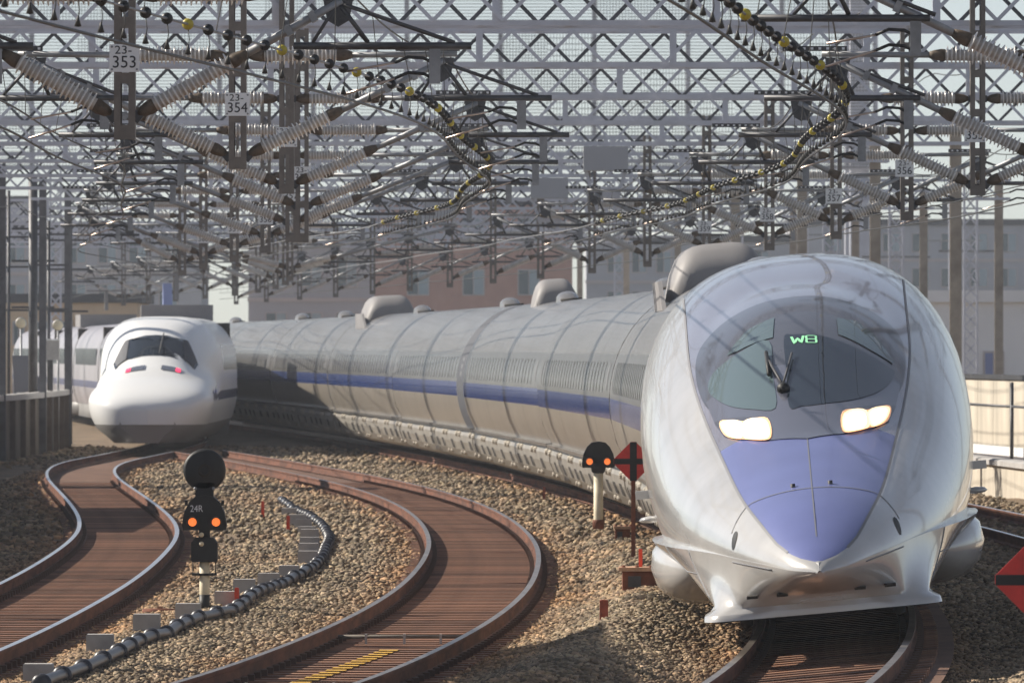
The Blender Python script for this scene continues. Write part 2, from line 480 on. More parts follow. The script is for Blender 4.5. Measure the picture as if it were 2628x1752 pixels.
for (y0, y1, x0, x1, dens, sz) in ((46, 66, -4.6, 5.2, 170, .032), (66, 82, -5.2, 5.6, 480, .025), (82, 100, -6.3, 6.4, 300, .029), (100, 130, -8, 8.0, 110, .037), (130, 215, -11.5, 9.5, 26, .052), (215, 262, -13, 6, 9, .065)):
    n = int((y1-y0)*(x1-x0)*dens)
    x = x0 + (x1-x0)*rng.random(n); y = y0 + (y1-y0)*rng.random(n)
    keep = np.ones(n, bool)
    for T in (TR, TM, TL): keep &= np.abs(x - T(y)) > 0.86
    keep &= np.abs(x) < 0.0592*y + 1.6
    x, y = x[keep], y[keep]
    s = sz * (0.45 + 1.25 * rng.random(len(x)) ** 1.8)
    P_.append(np.stack([x, y, gz(x, y) + 0.25*s], 1)); S_.append(s)
    dmin = np.min([np.abs(x - T(y)) for T in (TR, TM, TL)], axis=0)
    U_.append((1 - sstep(.9, 1.7, dmin)) * (.4 + .8*vnoise(x*1.3, y*.35)) + .35*(vnoise(x*.8+40, y*.2) > .72))
tag(stones('ballast_stones', 'stone', np.concatenate(P_), np.concatenate(S_), rusty=np.concatenate(U_)), 'loose grey and tan ballast stones between the tracks', 'ballast', kind='stuff')

# ------------------------------------------------------------------ tracks
def track(label, T, y0, y1, head, ysleep, cantf=None, bed=True, yellow=False):
    x0 = T(y0)
    root = thing('railway_track', label, 'track', (x0, y0, 0), 'railway tracks of the station throat')
    yv = np.arange(y0, y1 + .01, 1.0)
    prof = [(-.0325, 0), (.0325, 0), (.036, -.012), (.033, -.038), (.009, -.05), (.009, -.135), (.07, -.155), (.07, -.17), (-.07, -.17), (-.07, -.155),
            (-.009, -.135), (-.009, -.05), (-.033, -.038), (-.036, -.012)]
    for sd_ in (-1, 1):
        rb = MB(); k = len(prof); vs = []
        for y in yv:
            ca = cantf(y) if cantf else 0.0
            zc = 0.75 * math.sin(ca) * (1 + sd_)
            xc = T(y) + sd_ * 0.7505
            for px, pz in prof: vs.append((xc + px, y, zc + pz))
        fs = []; mi = []
        for i in range(len(yv)-1):
            for j in range(k):
                fs.append((i*k+j, i*k+(j+1)%k, (i+1)*k+(j+1)%k, (i+1)*k+j)); mi.append(1 if j == 0 else 0)
        fs.append(tuple(range(k))); mi.append(0)
        rb.v = vs; rb.n = len(vs); rb.f = fs; rb.m = mi
        fix_normals(rb.build('rail', ['rail_web', head], root))
    if bed:
        bb = MB(); rows = []
        for y in np.arange(y0, min(y1, 260)+.1, 2.0):
            ca = cantf(y) if cantf else 0.0
            rows.append([(T(y)+o, y, -0.197 + (o+.75)*math.sin(ca) + (0.012 if abs(o) < .7 else -.03 if abs(o) > 1 else 0)) for o in (-1.15, -.75, -.4, 0, .4, .75, 1.15)])
        bb.grid(rows)
        bb.build('rusty_bed', 'bed', root, smooth=True)
    sb = MB().box((-1.0, -.12, -.06), (1.0, .12, 0)).mesh('sleeper', 'sleeper')
    cl = MB(); pm = MB().box((-.09, -.12, 0), (.09, .12, .006)).mesh('paint_mark', 'yellow')
    for i, y in enumerate(np.arange(y0 + .3, ysleep, 0.58)):
        ca = cantf(y) if cantf else 0.0
        s_ = slope(T, y)
        zc = -0.172 + 0.75*math.sin(ca)
        mt = Matrix.Translation((T(y), y, zc)) @ Matrix.Rotation(-math.atan(s_), 4, 'Z') @ Matrix.Rotation(-ca, 4, 'Y')
        o = inst('sleeper', sb, root, mtx=mt)
        for e in (-.7505, .7505):
            for q in (-.085, .085):
                c = mt @ Vector((e+q, 0, .02))
                cl.box((c.x-.03, c.y-.06, c.z-.02), (c.x+.03, c.y+.06, c.z+.035))
        if yellow and 66 < y < 84.5:
            inst('paint_mark', pm, root, mtx=mt @ Matrix.Translation((-.28 + .012*(y-70)*1.5, 0, .004)))
    if cl.n: tag(cl.build('rail_clips', 'clip', root), kind='stuff')
    return root
t_left = track('left track with bright worn rails snaking towards the white train', TL, 34, 300, 'rail_head', 190)
t_mid = track('empty rusty middle track curving away between the two signals', TM, 34, 236, 'rail_head_dull', 190, yellow=True)
t_right = track('banked right hand track under the silver train', TR, 34, 330, 'rail_head_dull', 110, cantf=cant)
t_far = track('track beyond the silver train beside the concrete wall', T4, 34, 300, 'rail_head', 120)

# cross pipes on the middle track
for (y, lab) in ((86.2, 'grey pipe across the middle track at the far yellow paint'), (73.6, 'grey pipe across the middle track at the lower edge of view')):
    x = TM(y); r = thing('cross_pipe', lab, 'pipe', (x, y, -.15), 'pipes across the middle track')
    MB().tube([(x-.66, y, -.1), (x+.66, y, -.1)], .020, 8).build('pipe', 'wall_dark', r, True)
    for q in (-.38, 0, .36):
        MB().box((x+q-.012, y-.04, -.17), (x+q+.012, y+.03, -.072)).build('clamp', 'conc', r)

# ------------------------------------------------------------------ the silver train (500 mm class nose, round body)
NW = Spline([(0,.02),(.12,.17),(.4,.35),(1,.60),(2,.88),(3,1.08),(4,1.23),(6,1.45),(8,1.585),(10,1.655),(12.5,1.69),(15,1.695),(16,1.69)])
NT = Spline([(0,.72),(.12,.82),(.4,.97),(1,1.21),(2,1.47),(3,1.68),(4,1.88),(5,2.09),(6,2.34),(7,2.62),(8,2.88),(9.5,3.18),(11,3.42),(13,3.62),(15,3.69),(16,3.69)])
NB = Spline([(0,.002),(.08,.01),(.14,.09),(.3,.22),(.5,.305),(.95,.43),(1.87,.59),(3.0,.71),(4,.79),(5,.87),(6.55,1.0),(7.8,1.07),(9.5,1.10),(14,1.15),(30,1.16)])
def zbeak(u): return 0.70 + 0.27 * (1 - math.exp(-max(u, 0) / 1.7))
def expo(u): return 2.0 + 0.42 * float(sstep(2.0, 12.0, u))
def sec(u):
    ZB = zbeak(u)
    w = NW(min(u, 15.5)); zt = NT(min(u, 15.5))
    k = 0.335 * float(sstep(0.3, 11, u))
    zc = ZB + k * (zt - ZB)
    ct = -(zc - ZB) / max(zt - zc, 1e-3)
    return w, zt, zc, math.acos(max(-1, min(1, ct)))
def bulge(u, x):
    q = ((u - 7.3) / 3.3) ** 2 + (x / 1.12) ** 2
    return 0.20 * max(0.0, 1 - q) ** 1.3
def surf(u, t, off=0.0):                    # point of the nose skin; t: angle from the crown, signed
    w, zt, zc, tm = sec(u)
    h = zt - zc
    e = 2 / expo(u); sn, cs = math.sin(t), math.cos(t)
    if cs > 0: x = w * math.copysign(abs(sn) ** e, sn); z = zc + h * cs ** e
    else: x = w * sn; z = zc + h * cs
    z += bulge(u, x) * max(0, math.cos(t))
    if off:
        nx_, nz_ = math.sin(t) * h, math.cos(t) * w
        l = math.hypot(nx_, nz_) or 1
        s_ = (NT(min(u+.05, 15.5)) - NT(max(0, u-.05))) / 0.1 * max(0, math.cos(t)) if u < 15 else 0
        p = Vector((nx_/l, -s_ * .9, nz_/l)).normalized() * off
        return Vector((x, u, z)) + p
    return Vector((x, u, z))
def surf_x(u, x, off=0.0):                  # by lateral position instead of angle
    w = sec(u)[0]
    q = max(-1, min(1, x / w))
    return surf(u, math.copysign(math.asin(abs(q) ** (expo(u) / 2)), q), off)
def patch(outline, off, rings=7):           # star-shaped outline in (u, x) laid on the skin
    c = np.mean(np.array(outline), 0)
    mb = MB(); P = []
    for i in range(1, rings+1):
        f = i / rings
        P.append([surf_x(c[0]+(a-c[0])*f, c[1]+(b_-c[1])*f, off) for a, b_ in outline])
    mb.grid(P, close=True)
    n = len(outline)
    o = mb.n
    mb.add([surf_x(c[0], c[1], off)], [])
    for j in range(n):
        mb.f.append((o, (j+1) % n, j)); mb.m.append(0)
    return mb
def dense(outline, per=4):                  # smooth closed outline (Catmull-Rom)
    P = [np.array(p, float) for p in outline]; n = len(P); out = []
    for i in range(n):
        a, b_, c, d = P[i-1], P[i], P[(i+1) % n], P[(i+2) % n]
        for k in range(per):
            t = k / per
            out.append(tuple(0.5*((2*b_)+(-a+c)*t+(2*a-5*b_+4*c-d)*t*t+(-a+3*b_-3*c+d)*t**3)))
    return out
def straight(outline, per=6):
    out = []; n = len(outline)
    for i in range(n):
        a, b_ = np.array(outline[i], float), np.array(outline[(i+1) % n], float)
        for k in range(per): out.append(tuple(a + (b_-a)*k/per))
    return out

YT = 77.0                                   # depth of the nose tip
def car_matrix(T, ya, yb, cantf=None):
    xa, xb = T(ya), T(yb)
    h = math.atan2(xb - xa, yb - ya)
    ca = cantf((ya+yb)/2) if cantf else 0.0
    return Matrix.Translation((xa, ya, 0.75*math.sin(ca))) @ Matrix.Rotation(-h, 4, 'Z') @ Matrix.Rotation(-ca, 4, 'Y')

train = thing('bullet_train', 'long silver bullet train with pointed blue nose, round body and lit headlights', 'train', (TR(YT), YT, 0))
m1 = car_matrix(TR, YT + 2, YT + 25, cant) @ Matrix.Translation((0, -2, 0))

def carpart(mb, name, mats, parent, mtx=None, smooth=True):
    me = mb.mesh(name, mats, smooth)
    o = bpy.data.objects.new(name, me); COL.objects.link(o); o.parent = parent
    if mtx is not None: o.matrix_local = Matrix.Translation(-Vector(ORG[parent.name])) @ mtx
    return o

us = sorted(set([0.0, .04, .1, .2, .32, .48] + [round(v, 3) for v in np.concatenate([np.arange(.7, 15.2, .35), [3.95, 5.0], np.arange(15.6, 26.6, 1.0), [26.6]])]))
nh, ns = 10, 12
mb = MB(); rows = []
for u in us:
    w, zt, zc, tm = sec(u)
    xb = min(NB(u), w * 0.985)
    tb = min(math.asin(min(1, xb / w) ** (expo(u) / 2)), tm * .9)
    ts = [-tm + (tm - tb) * i / ns for i in range(ns)] + [-tb + 2*tb*i/(2*nh) for i in range(2*nh+1)] + [tb + (tm-tb)*(i+1)/ns for i in range(ns)]
    rows.append([surf(u, t) for t in ts])
mb.grid(rows)
nc = len(rows[0]) - 1
mm = []
for i in range(len(us)-1):
    uc = (us[i] + us[i+1]) / 2
    for j in range(nc):
        hood = ns <= j < ns + 2*nh
        zc_ = (rows[i][j].z + rows[i][j+1].z + rows[i+1][j].z + rows[i+1][j+1].z) / 4
        if hood: mm.append(0 if uc < .12 else 1 if uc < 4.4 else 3)
        elif uc > 22.5 and 1.76 < zc_ < 2.08: mm.append(4)
        else: mm.append(0)
mb.m = mm
body = carpart(mb, 'nose_car_body', ['nose_white', 'hood_blue', 'band_dark', 'hood_grey', 'blue'], train, m1)
fix_normals(body)
ORG[body.name] = (0, 0, 0)
def sub(mb, name, mats, smooth=True, parent=None):   # a sub-part of the nose car, same local frame
    o = carpart(mb, name, mats, parent or body, None, smooth)
    fix_normals(o)
    return o

# windscreen panes on the bubble, laid a few millimetres proud of the skin
def mirror(h): return h + [(a, -b_) for a, b_ in h[::-1] if abs(b_) > 1e-6]
sub(patch(dense(mirror([(4.85, 0), (5.05, .45), (5.85, .83), (6.6, .97), (7.68, 1.02), (8.43, .96), (8.8, .73), (8.85, .37), (8.8, 0)])), .005, 12), 'windscreen_surround', 'frame_grey')
sub(patch(straight(mirror([(3.84, 0), (4.06, .35), (4.46, .58), (4.93, .76), (5.5, .85), (6.4, .93), (6.3, .5), (6.1, 0)]), 4), .009, 10), 'headlight_band', 'band_dark')
pane_r = dense([(4.93, -.14), (4.90, -.02), (4.91, .11), (5.13, .40), (5.62, .66), (6.20, .825), (6.60, .885), (6.72, .87), (6.77, .67), (6.86, .43), (6.97, .18), (7.0, -.03), (6.98, -.13), (6.0, -.14)], 4)
pane_l = dense([(5.0, -.27), (5.26, -.50), (5.72, -.70), (6.32, -.85), (6.72, -.90), (7.0, -.86), (7.06, -.75), (7.05, -.55), (6.98, -.28), (6.0, -.27)], 4)
sub(patch(pane_r, .014, 9), 'windscreen_pane', 'glass')
sub(patch(pane_l, .014, 9), 'windscreen_pane', 'glass_sheen')
sub(patch(straight([(7.05, -.24), (7.14, -.59), (7.24, -.70), (7.46, -.60), (7.68, -.48), (7.77, -.21)], 4), .014), 'skylight_pane', 'glass_sheen')
sub(patch(straight([(7.10, .39), (6.96, .68), (6.92, .88), (7.05, .90), (7.53, .77), (7.83, .58), (7.71, .39)], 4), .014), 'skylight_pane', 'glass_sheen')
# set number on the glass
def stroke(pts, u0, x0, su, sx, w=.013):
    P = [surf_x(u0 + b_*su, x0 + a*sx, .02) for a, b_ in pts]
    A = []
    for i, p in enumerate(P):
        d = (P[min(i+1, len(P)-1)] - P[max(i-1, 0)]).normalized()
        q = pts[i]; n_ = (surf_x(u0 + q[1]*su, x0 + q[0]*sx, .07) - p).normalized()
        s_ = d.cross(n_).normalized() * w
        A.append([p - s_, p + s_])
    return MB().grid(A)
def stretch_line(P, k=4):
    out = []
    for a, b_ in zip(P[:-1], P[1:]):
        for i in range(k): out.append((a[0]+(b_[0]-a[0])*i/k, a[1]+(b_[1]-a[1])*i/k))
    return out + [P[-1]]
sub(stroke(stretch_line([(-.5, 1), (-.28, 0), (0, .75), (.28, 0), (.5, 1)]), 6.70, -.005, .22, .115), 'set_letter', 'green_ink_glow')
for (zc_, h_) in ((.76, .24), (.25, .25)):
    sub(stroke([(.46*max(-1, min(1, 1.35*math.cos(t))), zc_ + h_*max(-1, min(1, 1.2*math.sin(t)))) for t in np.linspace(0, 2*math.pi, 25)], 6.70, .125, .22, .10, .011), 'set_digit', 'green_ink_glow')
# wipers
def skin_tube(pts, r, off=.03): return MB().tube([surf_x(a, b_, off) for a, b_ in pts], r, 6)
sub(skin_tube([(5.55, -.19), (5.9, -.24), (6.27, -.29)], .014, .05), 'wiper', 'seam')
sub(skin_tube([(5.88, -.30), (6.54, -.31)], .02, .05), 'wiper_blade', 'black_paint')
sub(skin_tube([(5.55, -.17), (6.0, -.11), (6.33, -.07)], .012, .05), 'wiper', 'seam')
sub(MB().lathe([(0, -.09), (.05, -.08), (.065, 0), (.06, .05)], tuple(surf_x(5.45, -.18, .02)), 'y', 12), 'wiper_pivot', 'black_paint')
# headlights: lens housings and two lit lamps each
for sgn in (-1, 1):
    hs = straight([(5.60, .86*sgn), (5.50, .78*sgn), (4.79, .36*sgn), (4.06, .34*sgn), (4.50, .61*sgn), (5.0, .78*sgn)], 4)
    sub(patch(hs, .014, 4), 'headlight', 'frame_grey')
    sub(patch(dense([(4.77, .35*sgn), (5.03, .58*sgn), (5.49, .80*sgn), (4.92, .755*sgn), (4.46, .59*sgn), (4.07, .35*sgn)], 5), .018, 4), 'lamp_halo', 'lamp_glow')  # emissive patch for the fringe of glow round the lamps
    for (o_, cu, cx) in (([(4.72, .365), (5.0, .57), (4.46, .575), (4.12, .36)], 4.575, .468), ([(5.02, .595), (5.42, .79), (4.90, .735), (4.52, .605)], 4.965, .681)):
        sub(patch(dense([(a, b_*sgn) for a, b_ in o_], 5), .022, 4), 'lamp_lens', 'lamp_warm')
        sub(patch(dense([(cu + (a-cu)*.72, (cx + (b_-cx)*.72)*sgn) for a, b_ in o_], 5), .028, 4), 'lamp_core', 'lamp')
# seams of the coupler cover and the centre joint
def seam(pts, name='seam', w=.010, off=.004, material='seam_soft'):
    mb = MB(); A = []; 
    P = [surf_x(a, b_, off) for a, b_ in pts]
    for i, p in enumerate(P):
        d = (P[min(i+1, len(P)-1)] - P[max(i-1, 0)]).normalized()
        u, x = pts[i]
        n_ = (surf_x(u, x, off+.05) - p).normalized()
        s_ = d.cross(n_).normalized() * w
        A.append([p - s_, p + s_])
    mb.grid(A)
    return sub(mb, name, material)
seam([(1.80 + .17*min(1, (abs(x)/.55))**2 - .35*max(0, abs(x)-.62)/.13*.6, x) for x in np.linspace(-.76, .76, 31)], 'cover_seam')
seam([(u, 0.0) for u in np.linspace(.5, 4.9, 24)], 'centre_joint', .005)
seam([(u, -NB(u) * 1.0) for u in np.linspace(.4, 13, 50)], 'hood_edge', .012)
seam([(u, NB(u) * 1.0) for u in np.linspace(.4, 13, 50)], 'hood_edge', .012)
for x in (-.17, .17): sub(MB().lathe([(0, .03), (.022, .03), (.022, -.02)], tuple(surf_x(1.95, x, 0)), 'z', 8), 'bolt', 'seam')
for sgn in (-1, 1):
    p = surf_x(1.58, sgn*.74, .0)
    sub(patch(dense([(1.58 + .085*math.cos(t), sgn*(.735 + .03*math.sin(t))) for t in np.linspace(0, 2*math.pi, 9)[:-1]], 2), .004, 2), 'jacking_hole', 'black_paint')
for u_ in (12.2, 17.5, 22.0):
    for sgn in (-1, 1):
        A = []
        tm_ = sec(u_)[3]
        for t in np.linspace(.30 if u_ > 13 else .75, tm_ - .02, 22): A.append([surf(u_ - .008, sgn*t, .003), surf(u_ + .008, sgn*t, .003)])
        sub(MB().grid(A), 'panel_seam', 'seam_soft')
# small fittings on the flanks
for sgn in (-1, 1):
    w, zt, zc, tm = sec(9.3)
    p = surf(9.3, sgn * (tm - .12)); q = surf(9.0, sgn*(tm - .32))
    sub(MB().lathe([(0, -.03), (.09, -.02), (.12, 0), (.09, .03), (0, .04)], tuple(p + Vector((sgn*.08, 0, 0))), 'z', 12), 'side_step', 'nose_white')
    sub(MB().box(tuple(q + Vector((sgn*.06 - .07, -.08, -.04))), tuple(q + Vector((sgn*.06 + .07, .08, .04)))), 'side_handle', 'nose_white', False)

# lower fairing with its shelf and the flared plough foot
def fairing():
    mb = MB(); cols = []
    for a in np.concatenate([np.linspace(0, .7, 36), np.linspace(.74, 1, 8)]):
        ub = 8.6 * a ** 1.6
        w, zt, zc, tm = sec(ub)
        beak = w * math.sin(tm) if tm > math.pi/2 else w
        if a < 1e-6: beak = 0.0
        xb_ = beak + .11 * float(sstep(1.6, 4.5, ub)) + (.006 if a > 0 else 0)
        top = zbeak(ub) + .010
        if a <= .35: xf, uf = .80 * a / .35, 1.35 + .12 * (a/.35)**2
        elif a <= .5:
            t = (a-.35)/.15 * math.pi/2
            xf, uf = .80 + .17*math.sin(t), 1.47 + .30*(1-math.cos(t))
        else:
            q = (a-.5)/.5
            xf, uf = .97 + (xb_-.10-.97)*max(0, (a-.7)/.3), 1.77 + 1.15*min(1, q/.4) + (8.6-2.92)*max(0, (q-.4)/.6)
        zf = .41 + .43 * max(0, (a-.62)/.38) ** .8
        fl = .10 * (1 - float(sstep(.60, .66, a))) * (.12 + .88 * float(sstep(.45, .80, xf)))
        col = [(max(0, beak - .04*float(sstep(1, 3, ub))), ub + .02, top + .02 * float(sstep(1.6, 4.5, ub)))]
        for i in range(13):
            f = i / 12
            kx = f ** 1.3; ku = f ** 1.9
            col.append((xb_ + (xf-xb_)*kx, ub + (uf-ub)*ku, top + (zf-top)*f))
        dirx, diru = (xf/.97, -1 + min(1, xf/.97)) 
        for (dz, dd) in ((.02, .35), (.045, .8), (.055, 1.0), (.105, 1.12)):
            col.append((xf + fl*dd*min(1, xf/.8), uf - fl*dd*(1-min(1, (xf/1.0)**2))*.8, zf - dz*(1 if a < .66 else .3)))
        col.append((xf*.8, uf+.15, zf - .104*(1 if a < .66 else .3)))
        cols.append(col)
    rows = [[(-x, y, z) for x, y, z in c] for c in cols[::-1]] + cols[1:]
    mb.grid(rows)
    FC[:] = cols
    return mb
FC = []
fo = sub(fairing(), 'lower_fairing', 'nose_white'); autosmooth(fo, 50)
for sgn in (-1, 1):
    for ci, i0, i1 in ((27, 1, 12), (34, 1, 12), (38, 1, 12)):
        sub(MB().tube([(sgn*(p[0]+.002), p[1]-.004, p[2]) for p in FC[ci][i0:i1]], .0045, 5), 'panel_joint', 'seam_soft')
    sub(MB().tube([(sgn*(FC[ci][6][0]+.002), FC[ci][6][1]-.003, FC[ci][6][2]) for ci in range(27, 39)], .0045, 5), 'panel_joint', 'seam_soft')
    sub(MB().tube([(sgn*(FC[ci][2][0]+.003), FC[ci][2][1]-.003, FC[ci][2][2]) for ci in range(9, 18)], .006, 5), 'cover_edge', 'seam_soft')
def fair_line(pts):
    return MB().tube(pts, .006, 5)
for sgn in (-1, 1):
    for x in (.35, .62):
        sub(MB().box((sgn*x-.05, .72 + .3*x, .50), (sgn*x+.05, 1.3, .525)), 'drain_slot', 'vent_dark', False)
# bogie covers with round front ends
def belly(u0, u1, cap0=True):
    mb = MB(); rows = []
    base = [(1.30, .97), (1.52, .94), (1.62, .84), (1.65, .66), (1.60, .48), (1.46, .34), (1.22, .27)]
    for u in ([u0 + 1.3*(1-math.cos(i*math.pi/2/9)) for i in range(10)] if cap0 else [u0]) + [u1]:
        s_ = math.sqrt(max(0.0004, 1 - ((u0+1.3-u)/1.3)**2)) if (cap0 and u < u0+1.3) else 1
        rr = [(1.15 + (x-1.15)*s_, u, .62 + (z-.62)*s_) for x, z in base]
        rows.append([(-x, y, z) for x, y, z in rr] + rr[::-1])
    mb.grid(rows, close=True)
    n = len(rows[0]); mb.f.append(tuple(range(len(mb.v)-n, len(mb.v)))); mb.m.append(0)
    return mb
sub(belly(7.6, 26.5), 'bogie_cover', 'nose_white')
sub(MB().box((-1.0, 5.2, .18), (1.0, 26.4, .95)), 'underframe', 'under', False)
for u in (8.5, 11.0, 20, 22.5):
    for sgn in (-1, 1):
        sub(MB().lathe([(0, -.06), (.40, -.06), (.43, .0), (.40, .06), (0, .06)], (sgn*.75, u, .43), 'x', 20), 'wheel', 'under')

# following cars
CL, GAP = 29.3, 0.5
def ell(t): return (1.69 * math.sin(t), 1.88 + 1.81 * math.cos(t))
TMX = math.acos(-(1.88 - 1.02) / 1.81)
zb_ = [1.02, 1.40, 1.76, 1.92, 2.08, 2.30, 2.52, 2.74]
tl = [math.acos((z - 1.88) / 1.81) for z in zb_]
tt = tl + [tl[-1] * (1 - i/9) for i in range(1, 9)]
tt = [-t for t in tt] + [0] + tt[::-1]
def car_mesh(first):
    mb = MB(); L = CL - GAP
    rows = []
    for u in np.linspace(0, L, 13): rows.append([(ell(t)[0], u, ell(t)[1]) for t in tt])
    mb.grid(rows)
    k = len(tt) - 1; mm = []
    for i in range(12):
        for j in range(k):
            za = (ell(tt[j])[1] + ell(tt[j+1])[1]) / 2
            mm.append(3 if za < 1.76 else 2 if za < 2.08 else 1 if za < 2.74 else 0)
    mb.m = mm
    for u, r in ((0, 0), (L, 1)):
        n = mb.n
        mb.add([(ell(t)[0], u, ell(t)[1]) for t in tt], [tuple(range(len(tt)))] , 4)
    return mb.mesh('car_body', ['silver', 'band_grey', 'blue', 'beige', 'under'], True)
car_me = car_mesh(True)
ring_me = None
def ring_mesh(r=1.0, w=.02, off=.004):
    mb = MB(); A = []
    for t in np.linspace(-TMX, TMX, 45):
        x, z = ell(t); A.append([(x*(1+off/1.7), -w, 1.88+(z-1.88)*(1+off/1.8)), (x*(1+off/1.7), w, 1.88+(z-1.88)*(1+off/1.8))])
    return mb.grid(A)
ring_me = ring_mesh().mesh('panel_seam', 'seam', True)
ring_soft = ring_mesh(w=.012).mesh('panel_seam', 'seam_soft', True)
def gap_mesh():
    mb = MB(); A = []
    for t in np.linspace(-TMX, TMX, 45):
        x, z = ell(t); A.append([(x*.972, -.02, 1.88+(z-1.88)*.972), (x*.972, GAP+.02, 1.88+(z-1.88)*.972)])
    return mb.grid(A).mesh('gangway_hood', 'under', True)
gap_me = ring_mesh(w=1.3, off=.006).mesh('gangway_hood', 'shroud_dark', True)
gap_flush = ring_mesh(w=GAP/2, off=-.006)
gap_flush.v = [(x, y + GAP/2, z) for x, y, z in gap_flush.v]
gap_flush = gap_flush.mesh('gangway_hood', 'silver', True)
def skirt_panel(L_, vent):
    mb = MB()
    prof = [(-1.52, .975), (-1.565, .86), (-1.56, .70), (-1.50, .52), (-1.38, .36), (-1.22, .27), (-1.20, .27), (-1.35, .37), (-1.47, .53), (-1.53, .70), (-1.535, .86), (-1.49, .975)]
    mb.add([(x, .015, z) for x, z in prof] + [(x, L_-.015, z) for x, z in prof],
           [(i, (i+1) % 12, 12+(i+1) % 12, 12+i) for i in range(12)] + [tuple(range(12))[::-1], tuple(range(12, 24))])
    for u in (.5, L_-.5):
        mb.lathe([(0, -.05), (.05, -.045), (.075, 0), (.075, .03)], (-1.56, u, .88), 'x', 10, 1)
        mb.lathe([(0, -.04), (.04, -.035), (.06, 0), (.06, .03)], (-1.46, u, .45), 'x', 10, 1)
    for u in vent:
        a = (-1.535, .62); 
        mb.add([(-1.572, u-.42, .74), (-1.572, u+.42, .74), (-1.525, u+.42, .55), (-1.525, u-.42, .55)], [(0, 1, 2, 3)], 2)
    return mb
PL = (CL - GAP) / 6
sk_me = [skirt_panel(PL, v).mesh('skirt_panel', ['skirt', 'conc_warm', 'vent_dark']) for v in ((.95, 3.9), (1.3, 3.4), (2.6,))]
for me in sk_me:
    pass
led_me = MB().box((-1.60, 0, .985), (-1.42, CL-GAP, 1.045)).mesh('side_ledge', 'silver')
ledr_me = MB().prism_y([(1.42, 1.045), (1.60, 1.045), (1.60, .985), (1.56, .86), (1.5, .52), (1.22, .27), (1.19, .28)], 0, CL-GAP).mesh('far_side_skirt', 'skirt')
und_me = MB().box((-1.12, .2, .20), (1.12, CL-GAP-.2, 1.04)).mesh('underframe', 'under')
hump_me = None
mb = MB(); A = []
for i in range(9):
    a = i/8; r = math.sin(math.pi*min(1, a*.62+.02)) if a < .9 else .25
    A.append([(.24*math.cos(t)*(.6+.4*r), a*1.1, .0 + .24*r*max(0, math.sin(t))**.6) for t in np.linspace(0, math.pi, 9)])
hump_me = mb.grid(A).mesh('roof_vent', 'silver', True)
foot_me = MB().tube([(-.22, 0, .03), (.22, 0, .03)], .045, 6).mesh('roof_fitting', 'vent_dark', True)
def shroud(h, w, L_):
    mb = MB(); A = []
    for u, s_ in ((0, .02), (.05, .55), (.25, .85), (.7, 1), (L_-.3, 1), (L_-.1, .9), (L_, .5)):
        A.append([(w*.5*q, u, h*s_*(1-abs(q)**4.5*.97)) for q in np.linspace(-1, 1, 15)])
    return mb.grid(A)
n_cars = 8
def flank(z0, z1, u0, u1, off):
    A = []
    for z in np.linspace(z0, z1, 6):
        t = -math.acos((z-1.88)/1.81); x, zz = ell(t)
        A.append([(x*(1+off/1.7), u0, 1.88+(zz-1.88)*(1+off/1.8)), (x*(1+off/1.7), u1, 1.88+(zz-1.88)*(1+off/1.8))])
    return MB().grid(A)
win500 = flank(2.16, 2.62, 0, .52, .004).mesh('window', 'pane_dim', True)
dm_ = MB()
for (a, b_, c_, d_) in ((1.2, 3.0, 0, .025), (1.2, 3.0, .72, .745)): 
    q = flank(a, b_, c_, d_, .005); dm_.add(q.v, q.f)
q = flank(2.2, 2.6, .2, .5, .005); dm_.add(q.v, q.f)
door500 = dm_.mesh('door', 'seam_soft', True)
cable_me = MB().tube([(0, 0, 0), (0, 0, .28)], .04, 6).mesh('roof_insulator', 'porcelain', True)
y = YT + 27.0
for c in range(n_cars):
    mx = car_matrix(TR, y, y + CL - GAP, cant)
    cb = bpy.data.objects.new('car_body', car_me); COL.objects.link(cb); cb.parent = train
    cb.matrix_local = Matrix.Translation(-Vector(ORG[train.name])) @ mx
    ORG[cb.name] = (0, 0, 0)
    def sp(name, me, loc=(0, 0, 0)):
        o = bpy.data.objects.new(name, me); COL.objects.link(o); o.parent = cb; o.location = loc; return o
    for i in range(0, 6):
        sp('panel_seam', ring_me if i % 3 == 1 else ring_soft, (0, PL*i + (i % 2)*.5, 0))
        sp('panel_seam', ring_soft, (0, PL*(i+.5), 0))
    sp('gangway_hood', gap_me if c == 3 else gap_flush, (0, 1.0 if c == 3 else -GAP, 0))
    for i in range(23): sp('window', win500, (0, 2.4 + i*1.08, 0))
    for u in (.75, CL-2.1): sp('door', door500, (0, u, 0))
    sp('side_ledge', led_me); sp('far_side_skirt', ledr_me); sp('underframe', und_me)
    for i in range(6): sp('skirt_panel', sk_me[(i*2+c) % 3], (0, PL*i, 0))
    for i in range(1):
        sp('roof_vent', hump_me, (0, 7.2 + (c % 3)*4.2, 3.64)); sp('roof_fitting', foot_me, (0, 6.6 + (c % 3)*4.2, 3.66))
    if c in (0, 4):
        s1 = shroud(.80, 1.55, 3.2)
        o = sp('pantograph_shroud', s1.mesh('pantograph_shroud', 'shroud', True), (-.10, 20.5 if c == 0 else 23.5, 3.42))
        mb = MB()
        for s_ in (-1, 1): mb.prism_x([(0, 0), (4.4, 0), (4.2, .42), (1.2, .42)], s_*1.0-.03, s_*1.0+.03)
        sp('shroud_wing', mb.mesh('shroud_wing', 'shroud'), (0, 18.5 if c == 0 else 21, 3.32))
    if c == 2:
        sp('cable_cover', shroud(.62, 1.0, 1.6).mesh('cable_cover', 'shroud', True), (0, 20, 3.55))
    y += CL

